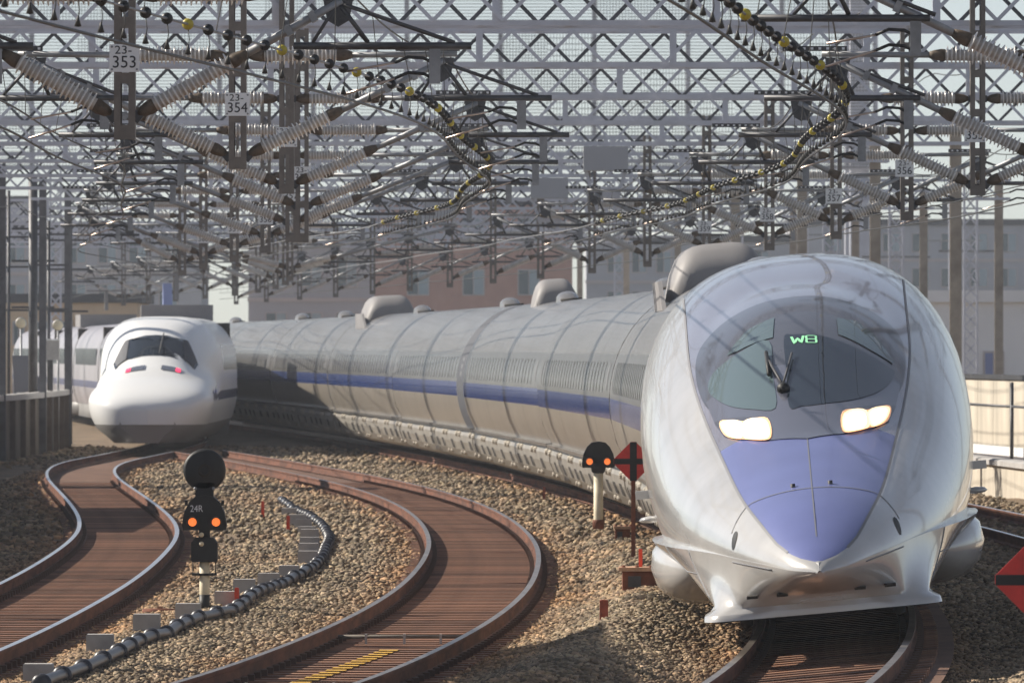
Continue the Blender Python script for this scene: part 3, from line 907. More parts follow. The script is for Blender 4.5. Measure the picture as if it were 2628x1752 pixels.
# ------------------------------------------------------------------ the white train
YW = 233.0
wt = thing('bullet_train', 'white duck-billed bullet train with red tail lamps on the left track', 'train', (TL(YW), YW, 0))
mw = car_matrix(TL, YW + 1, YW + 24)
WW = Spline([(0,.001),(.04,.50),(.12,.86),(.25,1.08),(.45,1.28),(.9,1.51),(1.6,1.64),(2.6,1.69),(4,1.66),(5.5,1.64),(7,1.66),(9,1.69),(12,1.69)])
WT = Spline([(0,1.12),(.05,1.24),(.12,1.33),(.25,1.44),(.5,1.57),(.9,1.71),(1.7,1.88),(2.7,2.02),(3.8,2.17),(4.6,2.32),(5.2,2.50),(6.0,2.90),(6.8,3.26),(7.6,3.45),(9,3.60),(11,3.65),(12,3.65)])
def wsec(u):
    u = min(u, 11.9)
    w, zt = WW(u), WT(u)
    zl = .70
    zm = 1.06 + .22 * float(sstep(0, .8, u)) + .30 * float(sstep(4, 9, u))            # widest level
    e = 2.3 + 1.1 * float(sstep(5, 10, u))
    cabw = 1 - .17 * float(sstep(2.0, 4.2, u)) * float(1 - sstep(6.0, 9.5, u))
    pts = []
    for i in range(8):                                    # lower flank
        t = i / 7; z = zl + (zm - zl) * t
        pts.append((w * (1 - .10 * (1-t)**2), z))
    for i in range(1, 15):                                # shoulder to crown
        t = math.pi/2 * i / 14
        cx, sz_ = math.cos(t) ** (2/e), math.sin(t) ** (2/e)
        z = zm + (zt - zm) * sz_
        x = w * cx
        if z > 1.75: x *= 1 - (1-cabw) * float(sstep(1.75, 2.1, z))
        pts.append((x if i < 14 else 0.0, z))
    return pts
def wpt(u, xq, off=.0):                                  # crown side point at lateral xq
    p = wsec(u); up = p[7:]
    xs_ = np.array([q[0] for q in up])[::-1]; zs_ = np.array([q[1] for q in up])[::-1]
    z = float(np.interp(abs(xq), xs_, zs_))
    return Vector((xq, u - off, z + off*.6))
mb = MB(); rows = []
uw = [0, .05, .12, .25, .4, .6, .9] + list(np.arange(1.3, 11.5, .4)) + [11.9, 24.6]
for u in uw:
    p = wsec(u)
    rows.append([(-x, u, z) for x, z in p] + [(x, u, z) for x, z in p[::-1][1:]])
mb.grid(rows)
nn = len(rows[0]) - 1; mm = []
for i in range(len(uw)-1):
    for j in range(nn):
        zc_ = sum(rows[a][b_][2] for a in (i, i+1) for b_ in (j, j+1)) / 4
        mm.append(1 if (uw[i] > 4.5 and 1.36 < zc_ < 1.62) else 2 if (uw[i] > 11.5 and 2.0 < zc_ < 2.85) else 0)
mb.m = mm
wb = carpart(mb, 'nose_car_body', ['white_train', 'blue', 'pane'], wt, mw); fix_normals(wb)
def wsub(mb, name, mats, smooth=True):
    o = carpart(mb, name, mats, wb, None, smooth); fix_normals(o); return o
def wpatch(outline, off, rings=5):
    c = np.mean(np.array(outline), 0); mb = MB(); P = []
    for i in range(1, rings+1):
        f = i/rings; P.append([wpt(c[0]+(a-c[0])*f, c[1]+(b_-c[1])*f, off) for a, b_ in outline])
    mb.grid(P, close=True); n = len(outline); o = mb.n
    mb.add([wpt(c[0], c[1], off)], [])
    for j in range(n): mb.f.append((o, (j+1) % n, j)); mb.m.append(0)
    return mb
wsub(wpatch(straight([(5.35, -1.10), (5.35, 1.10), (5.95, 1.17), (6.55, .86), (6.42, .64), (6.42, -.64), (6.55, -.86), (5.95, -1.17)], 4), .03), 'windscreen', 'glass')
wsub(wpatch(straight([(5.42, .80), (5.42, 1.06), (5.95, 1.14), (6.53, .88), (6.42, .76)], 4), .045), 'side_pane', 'shroud_dark')
wsub(wpatch(straight([(5.42, -.80), (5.42, -1.06), (5.95, -1.14), (6.53, -.88), (6.42, -.76)], 4), .045), 'side_pane', 'shroud_dark')
for s_ in (-1, 1):
    wsub(wpatch(straight([(3.75, .22*s_), (3.75, .76*s_), (4.45, .76*s_), (4.45, .22*s_)], 4), .03), 'lamp_cluster', 'band_dark')
    wsub(wpatch(straight([(3.85, .62*s_), (3.85, .75*s_), (4.38, .75*s_), (4.38, .62*s_)], 3), .045), 'tail_lamp', 'redlamp')
wsub(MB().tube([wpt(5.4, .12, .06), wpt(6.0, .16, .06), wpt(6.5, .2, .06)], .02, 5), 'wiper', 'seam')
# dark skirt under the bill
mb = MB(); A = []
for u in [0.10, .2, .35, .55, .9, 1.4, 2.2, 3.5, 6, 12, 24.4]:
    w = WW(min(u, 11.9)) * .90
    lo_ = max(.2, w - .40)
    A.append([(-w, u, .80), (-w*.985, u, .62), (-lo_, u+.1, .30), (-lo_*.9, u+.12, .20), (lo_*.9, u+.12, .20), (lo_, u+.1, .30), (w*.985, u, .62), (w, u, .80)])
mb.grid(A); mb.add(A[0], [tuple(range(8))])
wsub(mb, 'lower_skirt', 'grey_train')
def wcar_mesh(material):
    mb = MB(); p = wsec(11.9); rows = []
    for u in (0, 8, 16, 24.4): rows.append([(-x, u, z) for x, z in p] + [(x, u, z) for x, z in p[::-1][1:]])
    mb.grid(rows); k = len(rows[0])-1; mm = []
    for i in range(3):
        for j in range(k):
            zc_ = (rows[0][j][2] + rows[0][j+1][2]) / 2
            mm.append(1 if 1.36 < zc_ < 1.62 else 0)
    mb.m = mm
    mb.add(rows[0], [tuple(range(k+1))], 2); mb.add(rows[-1], [tuple(range(k+1))], 2)
    mb.box((-1.5, .3, .2), (1.5, 24.1, .74), 2)
    return mb.mesh('car_body', [material, 'blue', 'grey_train'], True)
wcar = wcar_mesh('white_train_shaded')
wwin = MB().box((-1.70, 0, 2.15), (-1.66, .55, 2.75)).mesh('window', 'pane')
wwinr = MB().box((1.66, 0, 2.15), (1.70, .55, 2.75)).mesh('window', 'pane')
yy = YW + 25
for c in range(6):
    mx = car_matrix(TL, yy, yy + 24.4)
    cb = bpy.data.objects.new('car_body', wcar); COL.objects.link(cb); cb.parent = wt
    cb.matrix_local = Matrix.Translation(-Vector(ORG[wt.name])) @ mx
    for i in range(20):
        for me in (wwin, wwinr):
            o = bpy.data.objects.new('window', me); COL.objects.link(o); o.parent = cb; o.location = (0, 1.9 + i*1.04, 0)
    o = bpy.data.objects.new('gangway_hood', MB().box((-1.5, -.7, .8), (1.5, 0.05, 3.5)).mesh('gangway_hood', 'under')); COL.objects.link(o); o.parent = cb
    if c in (0, 3):
        mb = MB(); mb.box((-1.1, 8, 3.6), (1.1, 13, 4.08)); mb.box((-.07, 9.9, 4.25), (.07, 10.1, 5.0)); mb.box((-.8, 9.9, 4.98), (.8, 10.1, 5.05))
        o = bpy.data.objects.new('pantograph', mb.mesh('pantograph', 'shroud')); COL.objects.link(o); o.parent = cb
    if c == 1:
        o = bpy.data.objects.new('roof_fin', MB().prism_x([(4, 3.6), (5.4, 3.6), (5.1, 4.9), (4.9, 4.9)], -.15, .15).mesh('roof_fin', 'bld_blue')); COL.objects.link(o); o.parent = cb
    yy += 25.0

# ------------------------------------------------------------------ overhead line: gantries
GY0, GSP = 79.0, 16.3
NG = 18
GZ0, GZ1 = 6.9, 7.42
def gx_left(y): return min(TL(y), TR(y) - 5.0) - 3.3 - (0 if y < 260 else 5.0)
def gx_right(y): return TR(y) + 7.4 + (0 if y < 232 else 9.0)
def diag_mesh(sgn, dy):
    return MB().bar((-.225*sgn, 0, GZ0+.03), (.225*sgn, 0, GZ1-.03), .05, .014, up=(0, 1, 0)).mesh('lattice_bar', 'gantry' if dy == 0 else 'gantry_rear_shade')
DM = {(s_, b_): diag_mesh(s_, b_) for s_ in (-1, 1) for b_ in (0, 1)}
ordn = ['nearest', 'second', 'third', 'fourth', 'fifth', 'sixth', 'seventh', 'eighth', 'ninth', 'tenth', 'eleventh', 'twelfth', 'thirteenth', 'fourteenth',
        'fifteenth', 'sixteenth', 'seventeenth', 'eighteenth', 'nineteenth', 'twentieth', 'twenty-first', 'twenty-second']
def col_mesh():
    mb = MB()
    mb.box((-.115, -.13, -.7), (.115, -.105, GZ1+.1)); mb.box((-.115, .105, -.7), (.115, .13, GZ1+.1)); mb.box((-.02, -.105, -.7), (.02, .105, GZ1+.1))
    return mb
COLM = col_mesh().mesh('column', 'column'); COLD = MB().box((-.10, -.1, -.7), (.10, .1, GZ1+.1)).mesh('column', 'column_dark')
def hband(): return MB().box((-.18, -.17, 0), (.18, .17, .13)).mesh('marker_band', 'orange')
BAND = hband()
for i in range(NG):
    y = GY0 + GSP*i
    xl, xr = gx_left(y), gx_right(y)
    r = thing('lattice_gantry', 'pale grey lattice gantry across the tracks, %s from the viewer' % ordn[i], 'gantry', (xl, y, 0), 'lattice gantries over the tracks')
    for yo in (-.42, .42):
        for z in (GZ0, GZ1):
            MB().box((xl-.3, y+yo-.04, z-.035), (xr+.3, y+yo+.04, z+.035)).build('chord', 'gantry', r)
    near = 1 <= i <= 7
    pitch = .45
    nb = int((xr - xl) / pitch)
    if near:
        for yo in (-.42 - .06, .42 + .06):
            for k in range(nb):
                s_ = 1 if (k + int(yo > 0)) % 2 else -1
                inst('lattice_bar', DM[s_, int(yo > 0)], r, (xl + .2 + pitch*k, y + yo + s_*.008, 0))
    else:
        mb = MB()
        for yo in (-.48, .48):
            for k in range(nb):
                s_ = 1 if (k + int(yo > 0)) % 2 else -1
                xx = xl + .2 + pitch*k
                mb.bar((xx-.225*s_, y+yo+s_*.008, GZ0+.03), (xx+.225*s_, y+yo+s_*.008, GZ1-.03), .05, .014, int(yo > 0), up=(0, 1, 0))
        tag(mb.build('lattice', ['gantry', 'gantry_rear_shade'], r), kind='stuff')
    mb = MB()
    for k in range(int((xr-xl)/1.1)):
        xx = xl + 1.1*k
        for z in (GZ0-.0, GZ1):
            mb.bar((xx, y-.37, z), (xx+.55, y+.37, z), .05, .012); mb.bar((xx+.55, y+.37, z), (xx+1.1, y-.37, z), .05, .012)
    tag(mb.build('lacing', 'gantry', r), kind='stuff')
    for k in range(1, 7):
        xx = xl + (xr-xl)*k/7
        MB().box((xx-.05, y-.47, GZ0), (xx+.05, y-.40, GZ1)).build('upright', 'gantry', r)
    for xx in (xl, xr):
        inst('column', COLD if xx == xl else COLM, r, (xx, y, 0))
    if i in (5, 7, 9): inst('marker_band', BAND, r, (xr, y, 4.5 - .1*(i % 3)))
    if i in (6, 8, 10):                                   # closed box with splayed legs hung under the beam
        xx = {6: 1.9, 8: .9, 10: -2.0}[i]
        MB().box((xx-.45, y-.5, GZ0-.55), (xx+.45, y+.3, GZ0-.06)).build('hung_box', 'bld_grey', r)
        for s_ in (-1, 1): MB().bar((xx+s_*.42, y-.1, GZ0-.5), (xx+s_*.16, y-.1, GZ0-1.35), .07, .07).build('hung_leg', 'gantry', r)
        MB().box((xx-.26, y-.15, GZ0-1.12), (xx+.26, y-.05, GZ0-.95)).build('hung_tie', 'gantry', r)

# ------------------------------------------------------------------ drop posts, plates and cantilever brackets
def insulator_mesh():
    mb = MB()
    mb.lathe([(0, 0), (.03, 0), (.055, .05), (.070, .13), (.066, .17), (.0, .17)], n=10, mi=2)
    mb.lathe([(.062, .16), (.062, .98)], n=10, mi=1)
    for k in range(17):
        z = .20 + k*.0455
        R0 = .104 if k % 2 == 0 else .092
        mb.lathe([(.062, z-.004), (R0, z), (R0, z+.006), (.062, z+.018)], n=14, mi=0)
    mb.lathe([(0, .96), (.066, .96), (.070, 1.0), (.055, 1.08), (.038, 1.13), (0, 1.13)], n=10, mi=2)
    return mb.mesh('insulator', ['porcelain', 'core', 'cap'], True)
INS = insulator_mesh()
def along(a, b):
    a, b = Vector(a), Vector(b); d = (b-a).normalized()
    return Matrix.Translation(a) @ d.to_track_quat('Z', 'Y').to_matrix().to_4x4()
def drop_post(r, x, y, z0, side_lit=True):
    mb = MB()
    w, dp = .19, .19
    zt = GZ0 + .56
    for s_ in (-1, 1):                                    # two flat channels with battens leave the slots open
        xa, xb = sorted((x + s_*w/2, x + s_*.035))
        mb.box((xa, y-.025, z0), (xb, y, zt))
        xo = x + s_*(w/2 - .008)
        mb.box((xo-.008, y, z0), (xo+.008, y+dp, zt))
    z = z0
    k = 0
    while z < zt - .1:
        mb.box((x-.036, y-.023, z), (x+.036, y-.003, z + (.10 if k else .13)))
        z += .50; k += 1
    mb.box((x-w/2+.016, y+dp-.03, z0), (x-.03, y+dp-.002, zt)); mb.box((x+.03, y+dp-.03, z0), (x+w/2-.016, y+dp-.002, zt))
    mb.build('drop_post', 'post', r)
def bracket(r, x0, y, xt, lod, arm_dir=-1, zoff=0.0):
    d = 1 if xt > x0 else -1
    L_ = abs(xt - x0)
    pk = Vector((xt - d*.05, y, 5.86 + zoff))
    a = Vector((x0 + d*.12, y+.06, 4.86 + zoff)); st = (pk - a).normalized()
    i1 = a + st * 1.13
    n = 8 if lod < 6 else 6
    s1 = MB().tube([i1 - st*.08, pk + st*.04], .038, n).build('strut_tube', 'galv', r, True)
    inst('insulator', INS, s1, mtx=along(a, pk))
    ta = Vector((x0 + d*.12, y+.06, 5.93 + zoff)); te = Vector((xt + d*.12, y+.06, 5.95 + zoff)); tdir = (te-ta).normalized()
    s2 = MB().tube([ta + tdir*1.05, te], .032, n).build('top_tube', 'galv', r, True)
    inst('insulator', INS, s2, mtx=along(ta, te))
    MB().bar(Vector((x0 + d*.08, y+.06, 4.80+zoff)), a + st*.02, .05, .09).build('clamp', 'dark_steel', r)
    MB().bar(Vector((x0 + d*.08, y+.06, 5.93+zoff)), ta, .05, .09).build('clamp', 'dark_steel', r)
    for q in (.45, .72):
        if lod > 6: break
        c = i1.lerp(pk, q); MB().bar(c - st*.03, c + st*.03, .10, .10).build('tube_collar', 'galv', r)
    # knee plate, registration pipe and its hangers
    k = MB(); k.prism_y([(pk.x-.14, pk.z+.05), (pk.x+.14, pk.z+.05), (pk.x+.10, pk.z-.16), (pk.x, pk.z-.22), (pk.x-.10, pk.z-.16)], y-.012, y+.012)
    k.build('knee_plate', 'dark_steel', r)
    zr = 5.47 + zoff
    p0, p1 = xt - .45, xt + 1.15
    if arm_dir > 0 and d < 0: p0, p1 = xt - .75, xt + .95
    pipe = MB().tube([(p0, y, zr), (p1, y, zr)], .034, n).build('registration_pipe', 'dark_steel', r, True)
    for q, rr in ((1.0, .022), (.22, .024), (-.28, .018)):
        MB().tube([pk, (xt + q, y, zr+.03)], rr, 6).build('hanger_rod', 'dark_steel', r, True)
    if lod < 8:
        xb = xt + .82
        MB().box((xb-.05, y-.02, zr-.34), (xb+.05, y+.02, zr+.02)).build('arm_bracket', 'galv', r)
        for j, (zb, xe, ze) in enumerate(((zr-.16, xt+.02, 5.24), (zr-.30, xt+.0, 5.03))):
            pts = [(xb, y, zb), (xb-.10, y, zb+.05), (xb-.24, y, zb+.06), (xb-.36, y, zb+.01)]
            e = (xe, y, ze + zoff)
            am = MB().tube(pts, .017, 6).build('steady_arm', 'black_paint', r, True)
            MB().tube([pts[-1], e], .012, 6).build('arm_rod', 'copper', am, True)
    # perforated strip above the knee
    if lod < 7:
        ps = MB(); z_ = 6.0 + zoff
        ps.box((xt-.55, y-.01, z_-.02), (xt+.15, y+.01, z_+.035))
        ps.build('perforated_strip', 'dark_steel', r)
        for q in range(8):
            MB().box((xt-.50+q*.085, y-.0125, z_-.005), (xt-.47+q*.085, y-.0105, z_+.02)).build('strip_hole', 'facade', r)

word = {0: 'left', 1: 'right'}
for i in range(NG):
    y = GY0 + GSP*i - .62
    num = 353 + i
    for side in (0, 1):
        if side == 0:
            x = (TL(y) + TM(y))/2 if y < 222 else (min(TL(y), TR(y)-4.6) + TR(y))/2
            tgt = [TL(y), TM(y)] if y < 222 else [min(TL(y), TR(y)-4.6), TR(y)]
        else:
            x = TR(y) + 2.3
            tgt = [TR(y), T4(y)]
        if side == 1 and y > 222: tgt = [T4(y)]
        has_plate = i <= 7 if side == 0 else 2 <= i <= 6
        if has_plate:
            lab = 'slotted drop post with plate 23-%d and insulator arms, %s row' % (num, 'left hand' if side == 0 else 'right hand')
        else:
            lab = 'insulator arms on the drop post under the %s gantry, %s row' % (ordn[i], 'left hand' if side == 0 else 'right hand')
        r = thing('overhead_support', lab, 'support', (x, y, 4.6), 'drop posts with insulator arms')
        z0 = {0: [4.63, 4.70, 4.72, 4.30, 4.5][min(i, 4)], 1: [5.20, 4.70, 4.70, 4.62, 4.55][min(i, 4)]}[side]
        drop_post(r, x, y, z0)
        if side == 1 and i == 0: z0 = 5.3
        for q, xt in enumerate(tgt):
            bracket(r, x, y, xt, i, arm_dir=(1 if (side == 1 and q == 0) else -1), zoff=(.25 if (side == 1 and i == 0) else 0))
        if has_plate:
            zp = {0: [5.36, 5.40, 5.44, 5.28, 5.3, 5.15, 5.2, 5.2], 1: [5.6, 5.5, 5.50, 5.38, 5.26, 5.2, 5.2, 5.2]}[side][i]
            xp = x + (0.0 if side == 0 else -.04)
            pw, ph = .135, .125
            pl = MB().box((xp-pw, y-.036, zp-ph), (xp+pw, y-.028, zp+ph)).build('number_plate', 'plate', r)
            text('numerals', '23-', .105, (xp-.01, y-.038, zp+.07), 'ink', pl, sx=1.15)
            text('numerals', str(num), .155, (xp, y-.038, zp-.04), 'ink', pl, sx=.98)
            if i < 3:
                for sx_ in (-1, 1):
                    for sz_ in (-1, 1):
                        MB().lathe([(0, -.004), (.011, -.003), (.011, .003)], (xp+sx_*.112, y-.037, zp+sz_*.102), 'y', 8).build('screw', 'galv', pl)

# ------------------------------------------------------------------ wires
def sup_y(): return [GY0 + GSP*i - .62 for i in range(-3, NG)]
def stag(y):
    k = (y - GY0 + .62) / GSP
    return .10 * math.sin(math.pi * k)
bead_prof = [(0, -.03), (.032, -.027), (.046, -.012), (.046, .012), (.032, .027), (0, .03)]
BK = MB().lathe(bead_prof, ax='y', n=12).mesh('bead', 'bead_black', True)
BY = MB().lathe(bead_prof, ax='y', n=12).mesh('bead', 'bead_yellow', True)
DROP = MB().tube([(0, 0, -.02), (.012, 0, -.12), (0, 0, -.2)], .004, 4).lathe([(0, -.16), (.008, -.17), (.026, -.235), (0, -.24)], n=8).mesh('dropper', 'wire', True)
def overhead(Tf, label, y0, y1, beads):
    yv = np.arange(y0, y1, 2.0)
    r = thing('contact_wire', label, 'wire', (Tf(y0), y0, 5.0), 'overhead contact lines')
    MB().tube([(Tf(y)+stag(y), y, 5.0) for y in yv], .0125, 6).build('contact', 'wire', r, True)
    MB().tube([(Tf(y)+stag(y), y, 5.27) for y in yv], .010, 6).build('auxiliary', 'galv' if beads else 'wire', r, True)
    def zm(y):
        k = ((y - GY0 + .62) / GSP) % 1.0
        return 6.02 - .22 * 4 * k * (1-k)
    yv2 = np.arange(y0, y1, 1.0)
    MB().tube([(Tf(y), y, zm(y)) for y in yv2], .009, 5).build('messenger', 'wire', r, True)
    mb = MB()
    for y in np.arange(y0+1, y1, 4.1):
        mb.tube([(Tf(y)+stag(y), y, 5.28), (Tf(y), y, zm(y))], .0045, 4)
    tag(mb.build('hangers', 'wire', r), kind='stuff')
    if beads:
        for k, y in enumerate(np.arange(y0 + .4, beads, 1.18)):
            loc = (Tf(y)+stag(y), y, 5.27)
            inst('bead', BY if k % 5 == 3 else BK, r, loc)
            inst('dropper', DROP, r, loc)
overhead(TM, 'contact line with black and yellow beads over the middle track', 52, 232, 175)
overhead(TR, 'contact line with black and yellow beads over the silver train', 50, 400, 175)
overhead(TL, 'plain contact line over the left track and white train', 60, 400, 0)
overhead(T4, 'plain contact line over the track beyond the silver train', 60, 400, 0)
for k, (dx, z, side) in enumerate(((-2.9, 6.55, 0), (6.7, 6.5, 1), (-2.6, 8.3, 0), (6.9, 8.35, 1), (2.2, 8.25, 1))):
    Tf = TL if side == 0 else TR
    tag(MB().tube([(Tf(y)+dx, y, z - .25*4*(((y-GY0)/GSP) % 1)*(1-((y-GY0)/GSP) % 1)) for y in np.arange(70, 400, 2.0)], .011, 5).build('feeder_wire', 'wire', None, True),
        ['feeder cable above the left wall, lower one', 'feeder cable above the far right columns, lower one', 'feeder cable resting over the gantry tops at left',
         'feeder cable resting over the gantry tops at far right', 'feeder cable resting over the gantry tops above the silver train'][k], 'cable', 'feeder cables')

# ------------------------------------------------------------------ signals and signs
def dwarf_signal(label, x, y, zb, disc, s=1.0):
    r = thing('dwarf_signal', label, 'signal', (x, y, zb), 'two-lamp ground signals')
    g_ = lambda a: a * s
    if disc:
        MB().lathe([(0, 0), (.058, 0), (.058, .24), (0, .24)], (x, y, zb), n=14).build('post_foot', 'black_paint', r, True)
        MB().lathe([(.056, .24), (.056, .62), (0, .62)], (x, y, zb), n=14).build('post', 'cream', r, True)
        MB().box((x-.135, y-.07, zb+.45), (x+.135, y+.07, zb+.475)).build('bracket_strap', 'black_paint', r)
        for s_ in (-1, 1): MB().tube([(x+s_*.125, y-.06, zb+.46), (x+s_*.125, y-.06, zb+.62)], .006, 5).build('strap_rod', 'black_paint', r)
        b0 = .60
        mb = MB(); mb.prism_y([(x-.13, zb+b0), (x+.13, zb+b0), (x+.145, zb+b0+.02), (x+.145, zb+b0+.21), (x+.10, zb+b0+.27), (x-.10, zb+b0+.27), (x-.145, zb+b0+.21), (x-.145, zb+b0+.02)], y-.10, y+.10)
        mb.build('relay_box', 'black_paint', r)
        for k, z in enumerate((.80, .90)):
            MB().lathe([(0, -.13), (.022, -.125), (.028, -.1)], (x-.03, y, zb+z), 'y', 10).build('terminal', 'cream', r, True)
        MB().box((x-.06, y-.06, zb+.85), (x+.06, y+.06, zb+1.0)).build('neck', 'black_paint', r)
        h0 = .95
    else:
        MB().lathe([(0, 0), (.085, 0), (.085, .12), (.066, .14), (0, .14)], (x, y, zb), n=14).build('post_foot', 'rust', r, True)
        MB().lathe([(.07, .12), (.07, .86), (0, .86)], (x, y, zb), n=14).build('post', 'cream', r, True)
        MB().lathe([(.05, .80), (.10, .84), (.12, .96), (.05, .98)], (x, y, zb), n=12).build('neck', 'black_paint', r, True)
        h0 = .90
    # head: narrow shouldered top, wide foot
    P = [(-.235, 0), (.235, 0), (.245, .06), (.22, .20), (.165, .31), (.10, .37), (0, .385), (-.10, .37), (-.165, .31), (-.22, .20), (-.245, .06)]
    hd = MB(); hd.prism_y([(x+a, zb+h0+b_) for a, b_ in P], y-.10, y+.16)
    head = hd.build('signal_head', 'black_paint', r)
    for s_ in (-1, 1):
        lx, lz = x + s_*.13, zb + h0 + .09
        MB().lathe([(0, -.014), (.03, -.012), (.047, 0), (.047, .01)], (lx, y-.10, lz), 'y', 18).build('signal_lamp', 'amber', r, True)
        A = []
        for t in np.linspace(R_(-20), R_(200), 12):
            A.append([(lx + .062*math.cos(t), y-.10, lz + .062*math.sin(t)), (lx + .060*math.cos(t), y-.24, lz + .060*math.sin(t))])
        MB().grid(A).build('lamp_hood', 'black_paint', r, True)
        if disc: MB().box((x+s_*.20-.015, y-.06, zb+h0+.27), (x+s_*.20+.015, y+.06, zb+h0+.33)).build('hinge', 'black_paint', r)
    if disc:
        text('legend', '24R', .105, (x-.085, y-.106, zb+h0+.235), 'white_ink', head, sx=.85)
        MB().box((x-.10, y-.05, zb+h0+.36), (x+.10, y+.05, zb+h0+.52)).build('disc_bracket', 'black_paint', r)
        for s_ in (-1, 1):
            MB().lathe([(0, -.09), (.018, -.085), (.018, 0)], (x+s_*.10, y, zb+h0+.46), 'y', 8).build('bolt', 'galv', r, True)
        zc = zb + h0 + .66
        MB().lathe([(0, -.05), (.20, -.05), (.232, -.03), (.235, .02), (.15, .06), (0, .07)], (x, y, zc), 'y', 40).build('signal_disc', 'black_paint', r, True)
        MB().lathe([(.045, -.065), (.06, -.075), (.075, -.062), (.075, -.05)], (x, y, zc), 'y', 24).build('disc_lens_ring', 'vent_dark', r, True)
    return r
dwarf_signal('black signal 24R with round disc on top and two amber lamps', -3.39, 96.0, -.20, True)
dwarf_signal('smaller black signal on cream post beside the silver train', 1.27, 128.0, .10, False, 1.0)

def diamond(label, x, y, zc, hw, zb):
    r = thing('diamond_marker', label, 'marker', (x, y, zb), 'red diamond markers')
    k = hw * .16
    P = [(-hw*1.0, -hw*.12), (-hw*.12, -hw*1.0), (hw*.12, -hw*1.0), (hw*1.0, -hw*.12), (hw*1.0, hw*.12), (hw*.12, hw*1.0), (-hw*.12, hw*1.0), (-hw*1.0, hw*.12)]
    MB().prism_y([(x+a, zc+b_) for a, b_ in P], y-.008, y+.008).build('diamond_plate', 'red', r)
    MB().box((x-hw*.99, y-.014, zc-k*.9), (x+hw*.99, y-.0095, zc+k*.9)).build('cross_bar', 'black_paint', r)
    MB().box((x-k*1.1, y-.016, zc-hw*.99), (x+k*1.1, y-.0095, zc+hw*.99)).build('cross_upright', 'black_paint', r)
    MB().box((x-.028, y+.009, zb-.3), (x+.028, y+.05, zc+hw*.8)).build('post', 'rust', r)
diamond('red diamond marker with black cross beside the silver train', 1.575, 113.0, 1.285, .255, -.15)
diamond('red diamond marker cut off by the right edge of view', 3.73, 62.5, 1.09, .262, -.3)

# red and rusty stakes
for k, (x, y, h, w, m_, lab) in enumerate((
        (-4.35, 152.0, .28, .055, 'stake_red', 'red stake behind the far end of the row of concrete blocks'),
        (-3.56, 138.5, .28, .055, 'stake_red', 'red stake beside the far concrete blocks'),
        (-3.05, 96.5, .22, .050, 'stake_red', 'bright red stake next to the black corrugated pipe'),
        (.62, 168.0, .28, .05, 'stake_rust', 'rusty stake at the ballast edge near the silver train'),
        (.92, 87.2, .22, .085, 'stake_rust', 'dark red stake in the shaded ballast heap at bottom'))):
    z = float(gz(x, y))
    mb = MB().prism_y([(x-w/2, z-.2), (x+w/2, z-.2), (x+w/2, z+h-.01), (x+w*.3, z+h), (x-w*.3, z+h), (x-w/2, z+h-.01)], y-w/2, y+w/2)
    tag(mb.build('marker_stake', m_), lab, 'stake', 'marker stakes')

# low equipment box with a rusty lid and a red rod, near the nose
def track_box(label, x, y, sz, rod):
    z = float(gz(x, y)); w, d, h = sz
    r = thing('trackside_box', label, 'box', (x, y, z), 'low trackside boxes')
    MB().box((x-w*.42, y-d/2, z-.25), (x+w*.42, y+d/2, z+h)).build('box_body', 'rust', r)
    MB().box((x-w/2, y-d/2-.04, z+h+.003), (x+w/2, y+d/2+.04, z+h+.045)).build('box_lid', 'rust_top', r)
    MB().box((x-w*.30, y-d/2-.02, z+h*.15), (x-w*.02, y-d/2-.004, z+h*.75)).build('nameplate', 'dark_steel', r)
    for q in (-.4, -.1, .2, .42):
        MB().lathe([(0, .07), (.02, .065), (.024, .04)], (x+w*q, y-d*.4, z+h), n=8).build('lid_bolt', 'rust', r, True)
    pts = [(x+w*.42, y, z+h*.5), (x+w*.6, y-.05, z+h*.65), (x+w*.8, y-.08, z+h*.35), (x+w*.95, y-.1, z-.05)]
    MB().tube(pts, .022, 7).build('cable', 'black_paint', r, True)
    if rod: MB().box((x-.03, y-.02, z+h+.04), (x+.01, y+.02, z+h+.24)).build('red_rod', 'stake_red', r)
    return r
track_box('rust-topped low box with a red rod beside the nose', 1.42, 95.5, (.50, .5, .20), True)
track_box('small low box at the foot of the smaller signal', 1.60, 126.0, (.26, .4, .14), False)
x, y = -3.9, 96.5; z = float(gz(x, y))
r = thing('buried_lid', 'round rusty lid lying in the ballast left of the disc signal', 'lid', (x, y, z))
MB().lathe([(0, .05), (.19, .045), (.2, .02), (.2, -.1)], (x, y, z), n=20).build('lid_plate', 'rust', r, True)
MB().box((x-.03, y-.03, z+.05), (x+.03, y+.03, z+.075)).build('lid_grip', 'rust_top', r)

